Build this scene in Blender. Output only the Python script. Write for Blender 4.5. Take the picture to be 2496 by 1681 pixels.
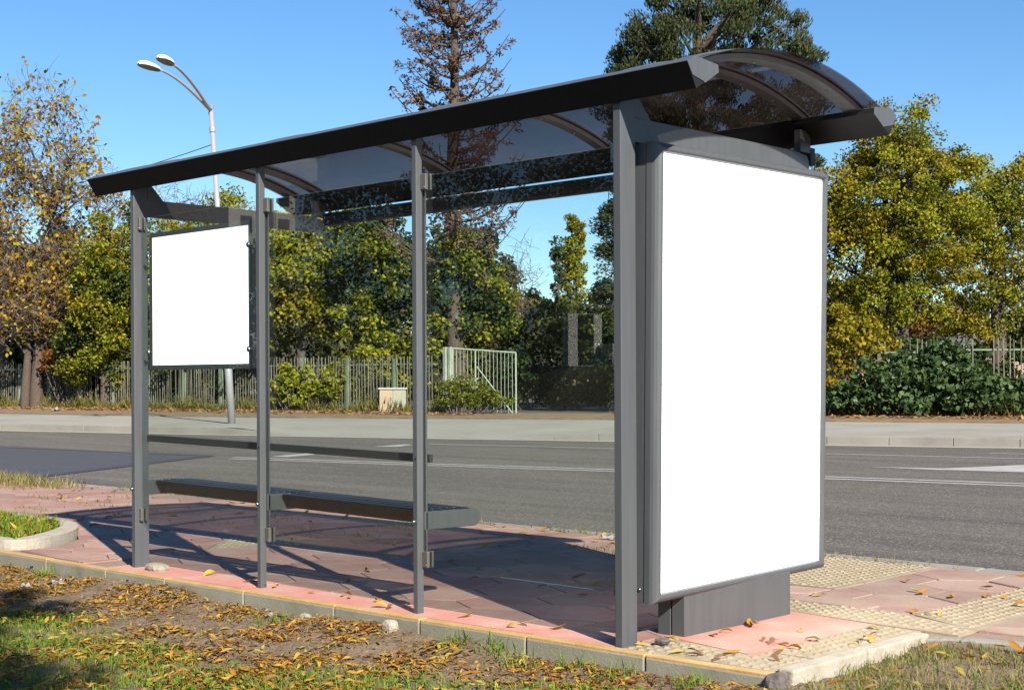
import bpy, bmesh, math, random
import numpy as np
from mathutils import Vector, Matrix
random.seed(7); rng = np.random.default_rng(7)
for o in list(bpy.data.objects): bpy.data.objects.remove(o)
SC = bpy.context.scene; COL = SC.collection
PI = math.pi; rad = math.radians

# ------------------------------------------------------------------ camera, sky, sun, exposure
CAM = np.array([3.5504, -4.3067, 1.0554]); YAW, PITCH, ROLL, FPX = -0.7666, -0.0023, -0.0046, 3447.4
_f = Vector((math.sin(YAW)*math.cos(PITCH), math.cos(YAW)*math.cos(PITCH), math.sin(PITCH)))
_r = Vector((math.cos(YAW), -math.sin(YAW), 0)); _u = _r.cross(_f)
_r2 = math.cos(ROLL)*_r + math.sin(ROLL)*_u; _u2 = -math.sin(ROLL)*_r + math.cos(ROLL)*_u
cam_d = bpy.data.cameras.new('camera'); cam = bpy.data.objects.new('camera', cam_d); COL.objects.link(cam)
m = Matrix((_r2, _u2, -_f)).transposed().to_4x4(); m.translation = Vector(CAM); cam.matrix_world = m
cam_d.sensor_width = 36; cam_d.lens = FPX/2496*36; cam_d.shift_y = 93.2/2496; cam_d.clip_end = 3000; cam_d.clip_start = 0.05
SC.camera = cam
SUN_AZ, SUN_EL = math.atan2(0.922, -0.387), rad(34.6)      # bearing from +Y towards +X, elevation
w = bpy.data.worlds.new('World'); SC.world = w; w.use_nodes = True
nt = w.node_tree; nt.nodes.clear()
sky = nt.nodes.new('ShaderNodeTexSky'); sky.sky_type = 'NISHITA'; sky.sun_disc = False
sky.sun_elevation = SUN_EL; sky.sun_rotation = SUN_AZ; sky.air_density = 1.0; sky.dust_density = 0.0; sky.ozone_density = 5.0
bg = nt.nodes.new('ShaderNodeBackground'); bg.inputs['Strength'].default_value = 0.064
wo = nt.nodes.new('ShaderNodeOutputWorld')
hs = nt.nodes.new('ShaderNodeHueSaturation'); hs.inputs['Saturation'].default_value = 1.15; nt.links.new(sky.outputs[0], hs.inputs['Color']); nt.links.new(hs.outputs[0], bg.inputs[0]); nt.links.new(bg.outputs[0], wo.inputs[0])
sl = bpy.data.lights.new('sun', 'SUN'); sl.energy = 5.0; sl.angle = rad(0.5); sl.color = (1.0, 0.93, 0.82)
so = bpy.data.objects.new('sun', sl); COL.objects.link(so)
sd = Vector((math.sin(SUN_AZ)*math.cos(SUN_EL), math.cos(SUN_AZ)*math.cos(SUN_EL), math.sin(SUN_EL)))
so.rotation_euler = sd.to_track_quat('Z', 'Y').to_euler(); so.location = sd*60
SC.view_settings.view_transform = 'Standard'; SC.view_settings.look = 'None'
SC.view_settings.exposure = 1.25; SC.view_settings.gamma = 1
SC.render.engine = 'CYCLES'; SC.cycles.max_bounces = 8; SC.cycles.transparent_max_bounces = 24
SC.cycles.caustics_reflective = False; SC.cycles.caustics_refractive = False

# ------------------------------------------------------------------ helpers
def at(u, depth, z=0.0):
    """place on the site at a bearing from the standpoint and a distance"""
    a = (u-1248)/FPX
    return (CAM[0]+depth*(_f.x+a*_r.x), CAM[1]+depth*(_f.y+a*_r.y), z)
def hz(v, depth): return CAM[2] + depth*(926-v)/FPX
RIGHT = np.array([_r.x, _r.y, 0.0]); FWD = np.array([math.sin(YAW), math.cos(YAW), 0.0]); UP = np.array([0, 0, 1.0])

class MB:
    def __init__(s): s.v = []; s.f = []; s.n = 0
    def add(s, verts, faces):
        verts = np.asarray(verts, float).reshape(-1, 3)
        s.v.append(verts)
        if isinstance(faces, np.ndarray): s.f.append(faces + s.n)
        else: s.f.append([[i+s.n for i in f] for f in faces])
        s.n += len(verts); return s
    def box(s, x0, x1, y0, y1, z0, z1):
        v = [(x0,y0,z0),(x1,y0,z0),(x1,y1,z0),(x0,y1,z0),(x0,y0,z1),(x1,y0,z1),(x1,y1,z1),(x0,y1,z1)]
        return s.add(v, [[0,3,2,1],[4,5,6,7],[0,1,5,4],[1,2,6,5],[2,3,7,6],[3,0,4,7]])
    def prism_x(s, poly, x0, x1):           # polygon in (y,z) extruded along x
        n = len(poly); v = [(x0,y,z) for y,z in poly]+[(x1,y,z) for y,z in poly]
        return s.add(v, [list(range(n)), list(range(2*n-1, n-1, -1))]+[[(i+1)%n, i, n+i, n+(i+1)%n] for i in range(n)])
    def prism_z(s, poly, z0, z1):           # polygon in (x,y), top and sides
        n = len(poly); v = [(x,y,z0) for x,y in poly]+[(x,y,z1) for x,y in poly]
        return s.add(v, [list(range(n, 2*n)), list(range(n-1, -1, -1))]+[[i, (i+1)%n, n+(i+1)%n, n+i] for i in range(n)])
    def sheet(s, poly, z): return s.add([(x,y,z) for x,y in poly], [list(range(len(poly)))])
    def tube(s, path, radii, sides=8, cap=True):
        P = np.asarray(path, float)[None]; R = np.broadcast_to(np.asarray(radii, float), (P.shape[1],))[None]
        s.tubes(P, R, sides)
        if cap:
            k = P.shape[1]*sides; b = s.n-k
            s.f.append([list(range(b+sides-1, b-1, -1)), list(range(b+k-sides, b+k))])
        return s
    def tubes(s, P, R, sides=3):            # P (N,S,3), R (N,S)
        N, S, _ = P.shape
        T = np.gradient(P, axis=1); T /= np.linalg.norm(T, axis=2, keepdims=True)+1e-9
        D = P[:, -1]-P[:, 0]; D /= np.linalg.norm(D, axis=1, keepdims=True)+1e-9
        ref = np.where(np.abs(D[:, 2:3]) < .9, np.array([[0, 0, 1.0]]), np.array([[1.0, 0, 0]]))[:, None, :]
        A = np.cross(T, np.broadcast_to(ref, T.shape)); A /= np.linalg.norm(A, axis=2, keepdims=True)+1e-9
        B = np.cross(T, A)
        th = np.arange(sides)*2*PI/sides
        V = P[:, :, None, :] + R[:, :, None, None]*(A[:, :, None, :]*np.cos(th)[None, None, :, None] + B[:, :, None, :]*np.sin(th)[None, None, :, None])
        i = np.arange(N)[:, None, None]*S*sides; j = np.arange(S-1)[None, :, None]*sides; k = np.arange(sides)[None, None, :]
        k2 = (k+1) % sides
        F = np.stack([i+j+k, i+j+k2, i+j+sides+k2, i+j+sides+k], -1).reshape(-1, 4)
        return s.add(V.reshape(-1, 3), F)
    def leaves(s, C, dirs, normals, L, W, fold=0.0):   # one rhombic leaf per row
        dirs = dirs/(np.linalg.norm(dirs, axis=1, keepdims=True)+1e-9)
        side = np.cross(dirs, normals); side /= np.linalg.norm(side, axis=1, keepdims=True)+1e-9
        nn = np.cross(side, dirs)
        L = np.broadcast_to(L, (len(C),))[:, None]; W = np.broadcast_to(W, (len(C),))[:, None]
        a = C-dirs*L*.5; b = C+side*W*.5-dirs*L*.05+nn*fold*W; c = C+dirs*L*.5; d = C-side*W*.5-dirs*L*.05+nn*fold*W
        V = np.stack([a, b, c, d], 1).reshape(-1, 3)
        F = np.arange(len(C)*4).reshape(-1, 4)
        return s.add(V, F)
    def sphere(s, c, r, seg=10, rings=6, sx=1, sy=1, sz=1):
        v = [(c[0], c[1], c[2]+r*sz)]
        for i in range(1, rings):
            t = PI*i/rings
            for k in range(seg):
                p = 2*PI*k/seg; v.append((c[0]+r*sx*math.sin(t)*math.cos(p), c[1]+r*sy*math.sin(t)*math.sin(p), c[2]+r*sz*math.cos(t)))
        v.append((c[0], c[1], c[2]-r*sz)); f = []
        for k in range(seg): f.append([0, 1+k, 1+(k+1)%seg])
        for i in range(rings-2):
            for k in range(seg):
                a = 1+i*seg+k; b = 1+i*seg+(k+1)%seg; f.append([a, a+seg, b+seg, b])
        l = len(v)-1; o = 1+(rings-2)*seg
        for k in range(seg): f.append([o+k, l, o+(k+1)%seg])
        return s.add(v, f)

def build(name, mb, mat, parent=None, smooth=False, bevel=0.0, kind=None, label=None, fn=None):
    V = np.concatenate(mb.v) if mb.v else np.zeros((0, 3))
    if fn is not None: V = fn(V)
    p = parent; off = np.zeros(3)
    while p is not None: off += np.array(p.location); p = p.parent
    V = V-off
    me = bpy.data.meshes.new(name)
    if all(isinstance(f, np.ndarray) for f in mb.f):
        F = np.concatenate(mb.f); k = F.shape[1]
        me.vertices.add(len(V)); me.vertices.foreach_set('co', V.astype(np.float32).ravel())
        me.loops.add(F.size); me.loops.foreach_set('vertex_index', F.astype(np.int32).ravel())
        me.polygons.add(len(F)); me.polygons.foreach_set('loop_start', np.arange(0, F.size, k, dtype=np.int32))
        me.update(calc_edges=True)
    else:
        F = []
        for f in mb.f: F.extend(f.tolist() if isinstance(f, np.ndarray) else f)
        me.from_pydata(V.tolist(), [], F); me.update()
    if smooth: me.polygons.foreach_set('use_smooth', [True]*len(me.polygons))
    me.materials.append(mat)
    o = bpy.data.objects.new(name, me); COL.objects.link(o)
    if parent is not None: o.parent = parent
    if bevel:
        b = o.modifiers.new('bevel', 'BEVEL'); b.width = bevel; b.segments = 2; b.limit_method = 'ANGLE'; b.angle_limit = rad(40)
    if kind: o['kind'] = kind
    if label: o['label'] = label
    return o
def tag(o, label, cat, group=None):
    o['label'] = label; o['category'] = cat
    if group: o['group'] = group
    return o
def thing(name, label, cat, loc=(0, 0, 0), group=None):
    o = bpy.data.objects.new(name, None); COL.objects.link(o); o.location = loc; o.empty_display_size = .2
    return tag(o, label, cat, group)
def struct(name, mb, mat, **k): return build(name, mb, mat, kind='structure', **k)

# ------------------------------------------------------------------ materials
def new_mat(name):
    m = bpy.data.materials.new(name); m.use_nodes = True; n = m.node_tree; n.nodes.clear()
    out = n.nodes.new('ShaderNodeOutputMaterial'); return m, n, out
def N(n, t, **k):
    x = n.nodes.new(t)
    for a, b in k.items():
        if a in x.inputs: x.inputs[a].default_value = b
        else: setattr(x, a, b)
    return x
def ramp(n, stops):
    r = n.nodes.new('ShaderNodeValToRGB'); e = r.color_ramp.elements
    while len(e) < len(stops): e.new(.5)
    for i, (p, c) in enumerate(stops): e[i].position = p; e[i].color = (*c, 1)
    return r
def surf(name, stops, rough=.6, metal=0.0, scale=6.0, detail=6.0, bump=0.0, bscale=60.0, spec=.5, stretch=None, speck=None, island=0.0, coat=0.0):
    m, n, out = new_mat(name); stops = [tuple(.605*q for q in c) for c in stops]
    p = N(n, 'ShaderNodeBsdfPrincipled'); p.inputs['Roughness'].default_value = rough; p.inputs['Metallic'].default_value = metal
    p.inputs['Specular IOR Level'].default_value = spec; p.inputs['Coat Weight'].default_value = coat
    tc = N(n, 'ShaderNodeTexCoord'); src = tc.outputs['Object']
    if stretch:
        mp = N(n, 'ShaderNodeMapping'); mp.inputs['Scale'].default_value = stretch[0]; mp.inputs['Rotation'].default_value = (0, 0, stretch[1])
        n.links.new(src, mp.inputs[0]); ssrc = mp.outputs[0]
    else: ssrc = src
    t = N(n, 'ShaderNodeTexNoise'); t.inputs['Scale'].default_value = scale; t.inputs['Detail'].default_value = detail; t.inputs['Roughness'].default_value = .62
    n.links.new(ssrc, t.inputs['Vector'])
    r = ramp(n, [(.28+.44*i/max(1, len(stops)-1), c) for i, c in enumerate(stops)])
    n.links.new(t.outputs[0], r.inputs[0]); colr = r.outputs[0]
    if speck:
        t2 = N(n, 'ShaderNodeTexNoise'); t2.inputs['Scale'].default_value = speck[0]; t2.inputs['Detail'].default_value = 9 if len(speck) > 3 else 2; t2.inputs['Roughness'].default_value = .68 if len(speck) > 3 else .5
        n.links.new(src, t2.inputs['Vector'])
        r2 = ramp(n, [(speck[1], (0, 0, 0)), (speck[1]+(speck[3] if len(speck) > 3 else .08), (1, 1, 1))]); n.links.new(t2.outputs[0], r2.inputs[0])
        mx = N(n, 'ShaderNodeMixRGB'); mx.inputs[2].default_value = (*speck[2], 1)
        n.links.new(r2.outputs[0], mx.inputs[0]); n.links.new(colr, mx.inputs[1]); colr = mx.outputs[0]
    if island:
        g = N(n, 'ShaderNodeNewGeometry'); hs = N(n, 'ShaderNodeHueSaturation')
        mr = N(n, 'ShaderNodeMapRange'); mr.inputs[3].default_value = 1-island; mr.inputs[4].default_value = 1+island
        n.links.new(g.outputs['Random Per Island'], mr.inputs[0]); n.links.new(mr.outputs[0], hs.inputs['Value']); n.links.new(colr, hs.inputs['Color']); colr = hs.outputs[0]
    n.links.new(colr, p.inputs['Base Color'])
    if bump:
        b = N(n, 'ShaderNodeBump'); b.inputs['Strength'].default_value = bump; b.inputs['Distance'].default_value = .01
        t3 = N(n, 'ShaderNodeTexNoise'); t3.inputs['Scale'].default_value = bscale; t3.inputs['Detail'].default_value = 5
        n.links.new(src, t3.inputs['Vector']); n.links.new(t3.outputs[0], b.inputs['Height']); n.links.new(b.outputs[0], p.inputs['Normal'])
    n.links.new(p.outputs[0], out.inputs[0]); return m
def leafmat(name, stops, trans=.35, rough=.55):
    m, n, out = new_mat(name)
    stops = [(p_, tuple(.80*q for q in c)) for p_, c in stops]
    g = N(n, 'ShaderNodeNewGeometry'); r = ramp(n, stops); n.links.new(g.outputs['Random Per Island'], r.inputs[0])
    p = N(n, 'ShaderNodeBsdfPrincipled'); p.inputs['Roughness'].default_value = rough; p.inputs['Specular IOR Level'].default_value = .12
    tr = N(n, 'ShaderNodeBsdfTranslucent'); mx = N(n, 'ShaderNodeMixShader'); mx.inputs[0].default_value = trans
    n.links.new(r.outputs[0], p.inputs['Base Color']); n.links.new(r.outputs[0], tr.inputs[0])
    n.links.new(p.outputs[0], mx.inputs[1]); n.links.new(tr.outputs[0], mx.inputs[2]); n.links.new(mx.outputs[0], out.inputs[0]); return m
def glassmat(name, tint, haze=0.0, ior=1.5, dirt=(.5, .5, .5), rough=0.0, trans=False):
    m, n, out = new_mat(name)
    t = N(n, 'ShaderNodeBsdfTransparent'); t.inputs[0].default_value = (*tint, 1)
    g = N(n, 'ShaderNodeBsdfGlossy'); g.inputs['Roughness'].default_value = rough
    lw = N(n, 'ShaderNodeLayerWeight'); lw.inputs[0].default_value = .5
    pw = N(n, 'ShaderNodeMath', operation='POWER'); pw.inputs[1].default_value = 5.0; n.links.new(lw.outputs['Facing'], pw.inputs[0])
    f = N(n, 'ShaderNodeMapRange'); r0 = ((ior-1)/(ior+1))**2; f.inputs[3].default_value = r0; f.inputs[4].default_value = 1.0; n.links.new(pw.outputs[0], f.inputs[0])
    d = N(n, 'ShaderNodeBsdfTranslucent' if trans else 'ShaderNodeBsdfDiffuse'); d.inputs[0].default_value = (*dirt, 1)
    tc = N(n, 'ShaderNodeTexCoord'); no = N(n, 'ShaderNodeTexNoise'); no.inputs['Scale'].default_value = 3.0; no.inputs['Detail'].default_value = 6
    n.links.new(tc.outputs['Object'], no.inputs['Vector'])
    mr = N(n, 'ShaderNodeMapRange'); mr.inputs[1].default_value = .35; mr.inputs[2].default_value = .75; mr.inputs[3].default_value = 0; mr.inputs[4].default_value = haze
    n.links.new(no.outputs[0], mr.inputs[0])
    m1 = N(n, 'ShaderNodeMixShader'); m2 = N(n, 'ShaderNodeMixShader')
    n.links.new(mr.outputs[0], m1.inputs[0]); n.links.new(t.outputs[0], m1.inputs[1]); n.links.new(d.outputs[0], m1.inputs[2])
    n.links.new(f.outputs[0], m2.inputs[0]); n.links.new(m1.outputs[0], m2.inputs[1]); n.links.new(g.outputs[0], m2.inputs[2])
    n.links.new(m2.outputs[0], out.inputs[0]); return m
def poster(name, emit):
    m, n, out = new_mat(name); p = N(n, 'ShaderNodeBsdfPrincipled'); p.inputs['Base Color'].default_value = (.9, .9, .9, 1)
    p.inputs['Roughness'].default_value = .5; p.inputs['Emission Color'].default_value = (1, 1, 1, 1); p.inputs['Emission Strength'].default_value = emit
    n.links.new(p.outputs[0], out.inputs[0]); return m

M = {}
M['steel'] = surf('grey_powder_coat', [(.092, .098, .105), (.108, .116, .124), (.12, .126, .132)], rough=.42, scale=5, detail=10, bump=.05, bscale=900, stretch=((7, 7, .5), 0))
M['steel_dark'] = surf('dark_powder_coat', [(.009, .008, .008), (.014, .012, .011)], spec=.1, rough=.35, scale=60)
M['gutter'] = surf('shaded_gutter_paint', [(.018, .019, .022), (.026, .027, .03)], spec=.12, rough=.55, scale=40)  # unlit fascia: shade put into the colour, darker than the frame grey
M['gutter2'] = surf('shaded_rail_paint', [(.05, .053, .056), (.06, .064, .068)], spec=.2, rough=.5, scale=40)  # frame grey darkened to hold the shade under the roof
M['stainless'] = surf('brushed_stainless', [(.40, .37, .33), (.48, .45, .41)], rough=.35, metal=.85, scale=200)
M['bolt'] = surf('bolt_steel', [(.35, .35, .36), (.5, .5, .5)], rough=.3, metal=1.0)
M['glass'] = glassmat('clear_glass', (.92, .955, .94), haze=.005, ior=1.5)
M['smoke'] = glassmat('smoked_acrylic', (.46, .405, .395), haze=.06, dirt=(.30, .235, .215), rough=.03, trans=True)
M['dome'] = glassmat('smoked_dome', (.75, .70, .68), haze=.30, dirt=(.4, .33, .3), trans=True)
M['poster_light'] = poster('white_backlit_poster', .7)
M['poster_sheet'] = poster('glowing_notice_sheet', .8)  # emission added only to lift the notice sheet to white
M['asphalt'] = surf('asphalt', [(.10, .087, .08), (.155, .138, .122), (.205, .185, .16)], rough=.95, spec=.15, scale=.6, detail=12, bump=1.0, bscale=70, stretch=((.3, 3.4, 1), -.22), speck=(55, .58, (.225, .205, .18)))
M['asphalt_shadow'] = surf('shadow_asphalt', [(.066, .066, .076), (.08, .08, .09)], rough=.8, scale=2, bump=.4, bscale=160, speck=(120, .66, (.13, .13, .14)))  # cast shadow on the road put into a darker asphalt colour
M['shadow_edge'] = surf('shadow_edge_asphalt', [(.05, .05, .06), (.06, .06, .07)], rough=.7)  # darker rim of the painted road shadow
M['road_paint'] = surf('road_paint', [(.36, .35, .34), (.5, .49, .47), (.6, .59, .56)], rough=.7, scale=5, detail=9)
M['concrete'] = surf('kerb_concrete', [(.27, .25, .21), (.33, .31, .26), (.38, .36, .31)], rough=.85, scale=3, bump=.3, bscale=80)
M['concrete_far'] = surf('far_kerb_concrete', [(.24, .22, .19), (.32, .30, .26), (.36, .34, .29)], rough=.9, scale=1.2, bump=.3, bscale=40)
M['kerb_light'] = surf('lime_kerb', [(.40, .35, .26), (.50, .45, .36), (.58, .53, .43)], rough=.9, scale=9, bump=.5, bscale=70)
M['edging'] = surf('edging_concrete', [(.26, .245, .17), (.34, .32, .235), (.39, .37, .29)], rough=.9, scale=5, detail=9, bump=.25, bscale=120)
M['edging_top'] = surf('ochre_edging', [(.50, .30, .095), (.60, .38, .14), (.66, .45, .2)], rough=.85, scale=8, bump=.3, bscale=90)
M['sidewalk'] = surf('sidewalk_asphalt', [(.30, .28, .23), (.38, .355, .30), (.43, .41, .35)], rough=.9, scale=.5, detail=9, bump=.25, bscale=60)
M['dust'] = surf('dusty_gutter', [(.40, .37, .31), (.48, .44, .37)], rough=.95, scale=1.5)
M['red_tile'] = surf('red_paving', [(.34, .165, .13), (.42, .225, .178), (.44, .31, .24)], rough=.88, scale=2.2, detail=9, bump=.3, bscale=110, island=.16, speck=(3.2, .46, (.275, .20, .15), .30))
M['red_tile2'] = surf('dusty_red_paving', [(.40, .215, .175), (.45, .28, .225), (.46, .36, .27)], rough=.9, scale=3, detail=10, bump=.4, bscale=110, island=.16, speck=(4, .44, (.29, .225, .165), .26))
M['coral'] = surf('coral_mortar', [(.66, .22, .16), (.68, .31, .24), (.66, .46, .37)], rough=.85, scale=3.2, detail=7, bump=.25, bscale=130)
M['grout'] = surf('sandy_grout', [(.27, .185, .14), (.36, .27, .2)], rough=.95, scale=30, bump=.5)
M['tactile'] = surf('yellow_tactile', [(.34, .27, .17), (.42, .34, .22), (.46, .385, .275)], rough=.85, scale=9, detail=8, bump=.3, bscale=120, island=.05)
M['soil'] = surf('dry_soil', [(.13, .085, .048), (.20, .138, .084), (.27, .20, .132)], rough=1, scale=7, detail=10, bump=1.0, bscale=70, speck=(160, .70, (.42, .38, .32)))
M['earth'] = surf('earth', [(.06, .055, .03), (.10, .085, .05), (.13, .11, .06)], rough=1, scale=1.2, detail=8)
M['verge'] = surf('leafy_verge', [(.16, .10, .05), (.25, .17, .09), (.30, .24, .15)], rough=1, scale=2.5, detail=9, bump=.5, bscale=40)
M['bark'] = surf('brown_bark', [(.07, .05, .036), (.11, .08, .06), (.16, .125, .095)], rough=.95, scale=8, bump=.9, bscale=25, stretch=((6, 6, 1), 0))
M['twig'] = surf('mauve_twigs', [(.15, .112, .105), (.24, .185, .172)], rough=.9, scale=5)
M['dead_wood'] = surf('pale_dead_wood', [(.2, .16, .12), (.3, .25, .19)], rough=.9, scale=5)
M['pole'] = surf('lamp_pole_paint', [(.50, .49, .52), (.60, .59, .62)], rough=.4, metal=.3, scale=3)
M['lamp_white'] = surf('white_lamp_shell', [(1.1, 1.08, 1.04), (1.2, 1.17, 1.13)], rough=.35)
M['lens'] = surf('lamp_lens', [(.16, .15, .12), (.26, .25, .2)], rough=.2)
M['wire'] = surf('black_cable', [(.015, .015, .017), (.02, .02, .02)], rough=.6)
M['fence'] = surf('pale_green_paint', [(.17, .20, .13), (.27, .34, .22), (.33, .38, .27)], rough=.75, scale=2.5, detail=8)
M['picket'] = surf('weathered_picket', [(.12, .11, .075), (.20, .195, .135), (.30, .31, .23)], rough=.8, scale=3, detail=8, island=.25)
M['gate'] = surf('gate_paint', [(.30, .35, .26), (.42, .48, .37), (.46, .5, .4)], rough=.65, scale=5, detail=8, speck=(14, .68, (.30, .17, .09)))
M['cab'] = surf('cabinet_paint', [(.42, .40, .30), (.52, .50, .39)], rough=.6, scale=4)
M['cab_rust'] = surf('rusty_cabinet_door', [(.50, .36, .22), (.60, .46, .32), (.55, .30, .14)], rough=.7, scale=4, detail=8)
M['cab_top'] = surf('cabinet_cap', [(.6, .58, .5), (.68, .66, .58)], rough=.7)
M['stone'] = surf('limestone', [(.28, .24, .18), (.40, .35, .27), (.48, .43, .35)], rough=.9, scale=14, bump=.8, bscale=40)
M['stone_dark'] = surf('grey_rock', [(.10, .085, .08), (.2, .17, .155)], rough=.9, scale=20, bump=.9, bscale=50)
M['paper'] = surf('white_paper', [(.34, .32, .29), (.5, .48, .45)], rough=.8, scale=30)
M['wall_pink'] = surf('salmon_render', [(.42, .28, .21), (.50, .35, .27)], rough=.9, scale=2)
M['wall_white'] = surf('cream_render', [(.8, .77, .7), (.92, .89, .82)], rough=.9, scale=1)
M['roof_grey'] = surf('grey_sheet_roof', [(.16, .17, .18), (.22, .23, .25)], rough=.6, scale=2)
M['roof_red'] = surf('brown_roof', [(.12, .07, .05), (.16, .09, .06)], rough=.8, scale=3)
M['window'] = surf('window_glass', [(.03, .04, .06), (.05, .06, .08)], rough=.08)
# foliage
g = lambda *c: [(i/(len(c)-1), x) for i, x in enumerate(c)]
M['lf_yellowgreen'] = leafmat('yellow_green_leaves', g((.085, .13, .010), (.21, .25, .016), (.32, .31, .02), (.40, .34, .026), (.15, .20, .016)))
M['lf_gold'] = leafmat('golden_leaves', g((.075, .10, .010), (.20, .19, .014), (.32, .25, .018), (.42, .29, .022), (.12, .14, .012), (.30, .19, .018)))
M['lf_green'] = leafmat('mid_green_leaves', g((.055, .078, .010), (.11, .14, .014), (.18, .195, .018), (.28, .26, .024)))
M['lf_dark'] = leafmat('dark_green_leaves', g((.018, .034, .010), (.03, .055, .015), (.045, .075, .02), (.07, .095, .028)), trans=.2)
M['lf_ivy'] = leafmat('bramble_leaves', g((.03, .055, .02), (.055, .095, .036), (.09, .14, .052), (.07, .11, .026)), trans=.2, rough=.4)
M['lf_conifer'] = leafmat('dark_conifer_sprays', g((.014, .026, .010), (.026, .044, .015), (.045, .066, .022), (.08, .10, .034), (.026, .04, .015), (.036, .05, .018), (.11, .06, .024)), trans=.12)
M['lf_brown'] = leafmat('brown_needles', g((.085, .052, .036), (.14, .08, .052), (.21, .12, .072), (.12, .075, .058)), trans=.2)
M['lf_orange'] = leafmat('rust_leaves', g((.14, .05, .014), (.26, .09, .02), (.20, .10, .03), (.10, .08, .02)))
M['lf_sparse'] = leafmat('sparse_yellow_leaves', g((.50, .32, .015), (.42, .24, .02), (.26, .15, .03), (.18, .08, .03), (.30, .27, .02), (.46, .36, .02)))
M['lf_far'] = leafmat('woodland_leaves', g((.025, .038, .010), (.05, .06, .012), (.085, .085, .016), (.10, .07, .02)), trans=.2)
M['clover'] = leafmat('broad_weed_leaves', g((.07, .16, .016), (.13, .27, .022), (.18, .33, .03)), trans=.35)
M['grass'] = leafmat('grass_blades', g((.07, .15, .012), (.13, .25, .018), (.19, .31, .025), (.30, .31, .06)), trans=.35)
M['grass_dry'] = leafmat('dry_grass', g((.10, .12, .02), (.26, .22, .08), (.36, .28, .13), (.16, .18, .03)), trans=.3)
M['weed'] = leafmat('verge_weeds', g((.05, .08, .012), (.16, .14, .03), (.28, .2, .07), (.10, .12, .02)), trans=.3)
M['litter'] = leafmat('leaf_litter', g((.14, .065, .024), (.30, .12, .024), (.44, .19, .03), (.48, .24, .036), (.50, .33, .06), (.24, .13, .05), (.46, .38, .08), (.18, .09, .04)), trans=.25)
M['litter_far'] = leafmat('verge_litter', g((.20, .09, .03), (.36, .17, .06), (.42, .24, .10), (.26, .15, .07)), trans=.2)
M['leaf_orange'] = leafmat('orange_leaf', g((.40, .17, .025), (.5, .24, .03)), trans=.25)
M['leaf_yellow'] = leafmat('yellow_leaf', g((.50, .34, .04), (.46, .36, .06)), trans=.25)
M['leaf_brown'] = leafmat('brown_leaf', g((.17, .085, .035), (.24, .12, .05)), trans=.2)

# ------------------------------------------------------------------ ground and roads
s = MB(); s.add([(-900, -900, -.30), (900, -900, -.30), (900, 900, -.30), (-900, 900, -.30)], [[0, 1, 2, 3]])
struct('ground', s, M['earth'])
FK = [(-120, -15.5), (-60, 2.4), (-45, 6.9), (-29, 11.70), (-24.5, 12.85), (-20.3, 13.95), (-17.3, 14.9), (-13.8, 16.05), (-9.6, 17.25), (-6.6, 18.3), (0, 20.4), (40, 33)]   # far kerb line
def fk_off(d, pts=FK):
    out = []
    for i, (x, y) in enumerate(pts):
        a = pts[max(0, i-1)]; b = pts[min(len(pts)-1, i+1)]; t = math.hypot(b[0]-a[0], b[1]-a[1])
        out.append((x-(b[1]-a[1])/t*d, y+(b[0]-a[0])/t*d))
    return out
s = MB(); s.sheet([(-110, -30), (-14, 3.16), (60, 3.16), (60, 39), (40, 33)]+FK[::-1][1:], -.10)
struct('road', s, M['asphalt'])
# gutter dust along the far kerb, kerb, footway, verge, earth behind
def band(a, b, z): 
    s = MB(); n = len(a); s.add([(x, y, z) for x, y in a]+[(x, y, z) for x, y in b], [[i, i+1, n+i+1, n+i] for i in range(n-1)]); return s
struct('gutter_dust', band(fk_off(-.35), fk_off(.02), -.096), M['dust'])
# kerb: a run of real stones; it drops at the driveway in front of the gate
DROP0, DROP1 = -21.3, -14.6
def along(pts, step):
    out = []
    for (a, b) in zip(pts[:-1], pts[1:]):
        L = math.hypot(b[0]-a[0], b[1]-a[1]); k = max(1, round(L/step))
        for i in range(k): out.append((a[0]+(b[0]-a[0])*i/k, a[1]+(b[1]-a[1])*i/k, a[0]+(b[0]-a[0])*(i+1)/k, a[1]+(b[1]-a[1])*(i+1)/k))
    return out
def kerb_h(x):
    t = max(0, min(1, (abs(x-(DROP0+DROP1)/2)-(DROP1-DROP0)/2+.9)/1.8)); t = t*t*(3-2*t); return -.088+(.05+.088)*t
s = MB()
for (x0, y0, x1, y1) in along(FK[1:], 1.0):
    if x0 > 8: continue
    L = math.hypot(x1-x0, y1-y0); tx, ty = (x1-x0)/L, (y1-y0)/L; nx, ny = -ty, tx; g_ = .004
    j = random.uniform(-.008, .008); e = random.uniform(-.003, .003)
    P = [(x0+tx*g_+nx*j, y0+ty*g_+ny*j), (x1-tx*g_+nx*j, y1-ty*g_+ny*j), (x1-tx*g_+nx*.16, y1-ty*g_+ny*.16), (x0+tx*g_+nx*.16, y0+ty*g_+ny*.16)]
    H = [kerb_h(x0)+e, kerb_h(x1)+e, kerb_h(x1)+e, kerb_h(x0)+e]
    s.add([(*p, -.28) for p in P]+[(*p, h) for p, h in zip(P, H)], [[4, 5, 6, 7], [3, 2, 1, 0]]+[[i, (i+1) % 4, 4+(i+1) % 4, 4+i] for i in range(4)])
struct('far_kerb', s, M['concrete_far'], bevel=.008)
SWF = [(-120, -4), (-60, 11.5), (-45, 15.6), (-40.8, 17.0), (-33, 18.1), (-27.6, 19.4), (-24.5, 20.6), (-19.7, 22.6), (-14.4, 24.6), (-9.8, 26.0), (0, 29.5), (40, 43)]
a_ = fk_off(.15)
def resample(pts, xs): return [(x, float(np.interp(x, [p[0] for p in pts], [p[1] for p in pts]))) for x in xs]
xs = [-120, -60, -50, -45, -40, -35, -32, -29, -26, -24]+[-23+.5*k for k in range(22)]+[-11, -9, -6, -3, 0, 10, 40]
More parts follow.
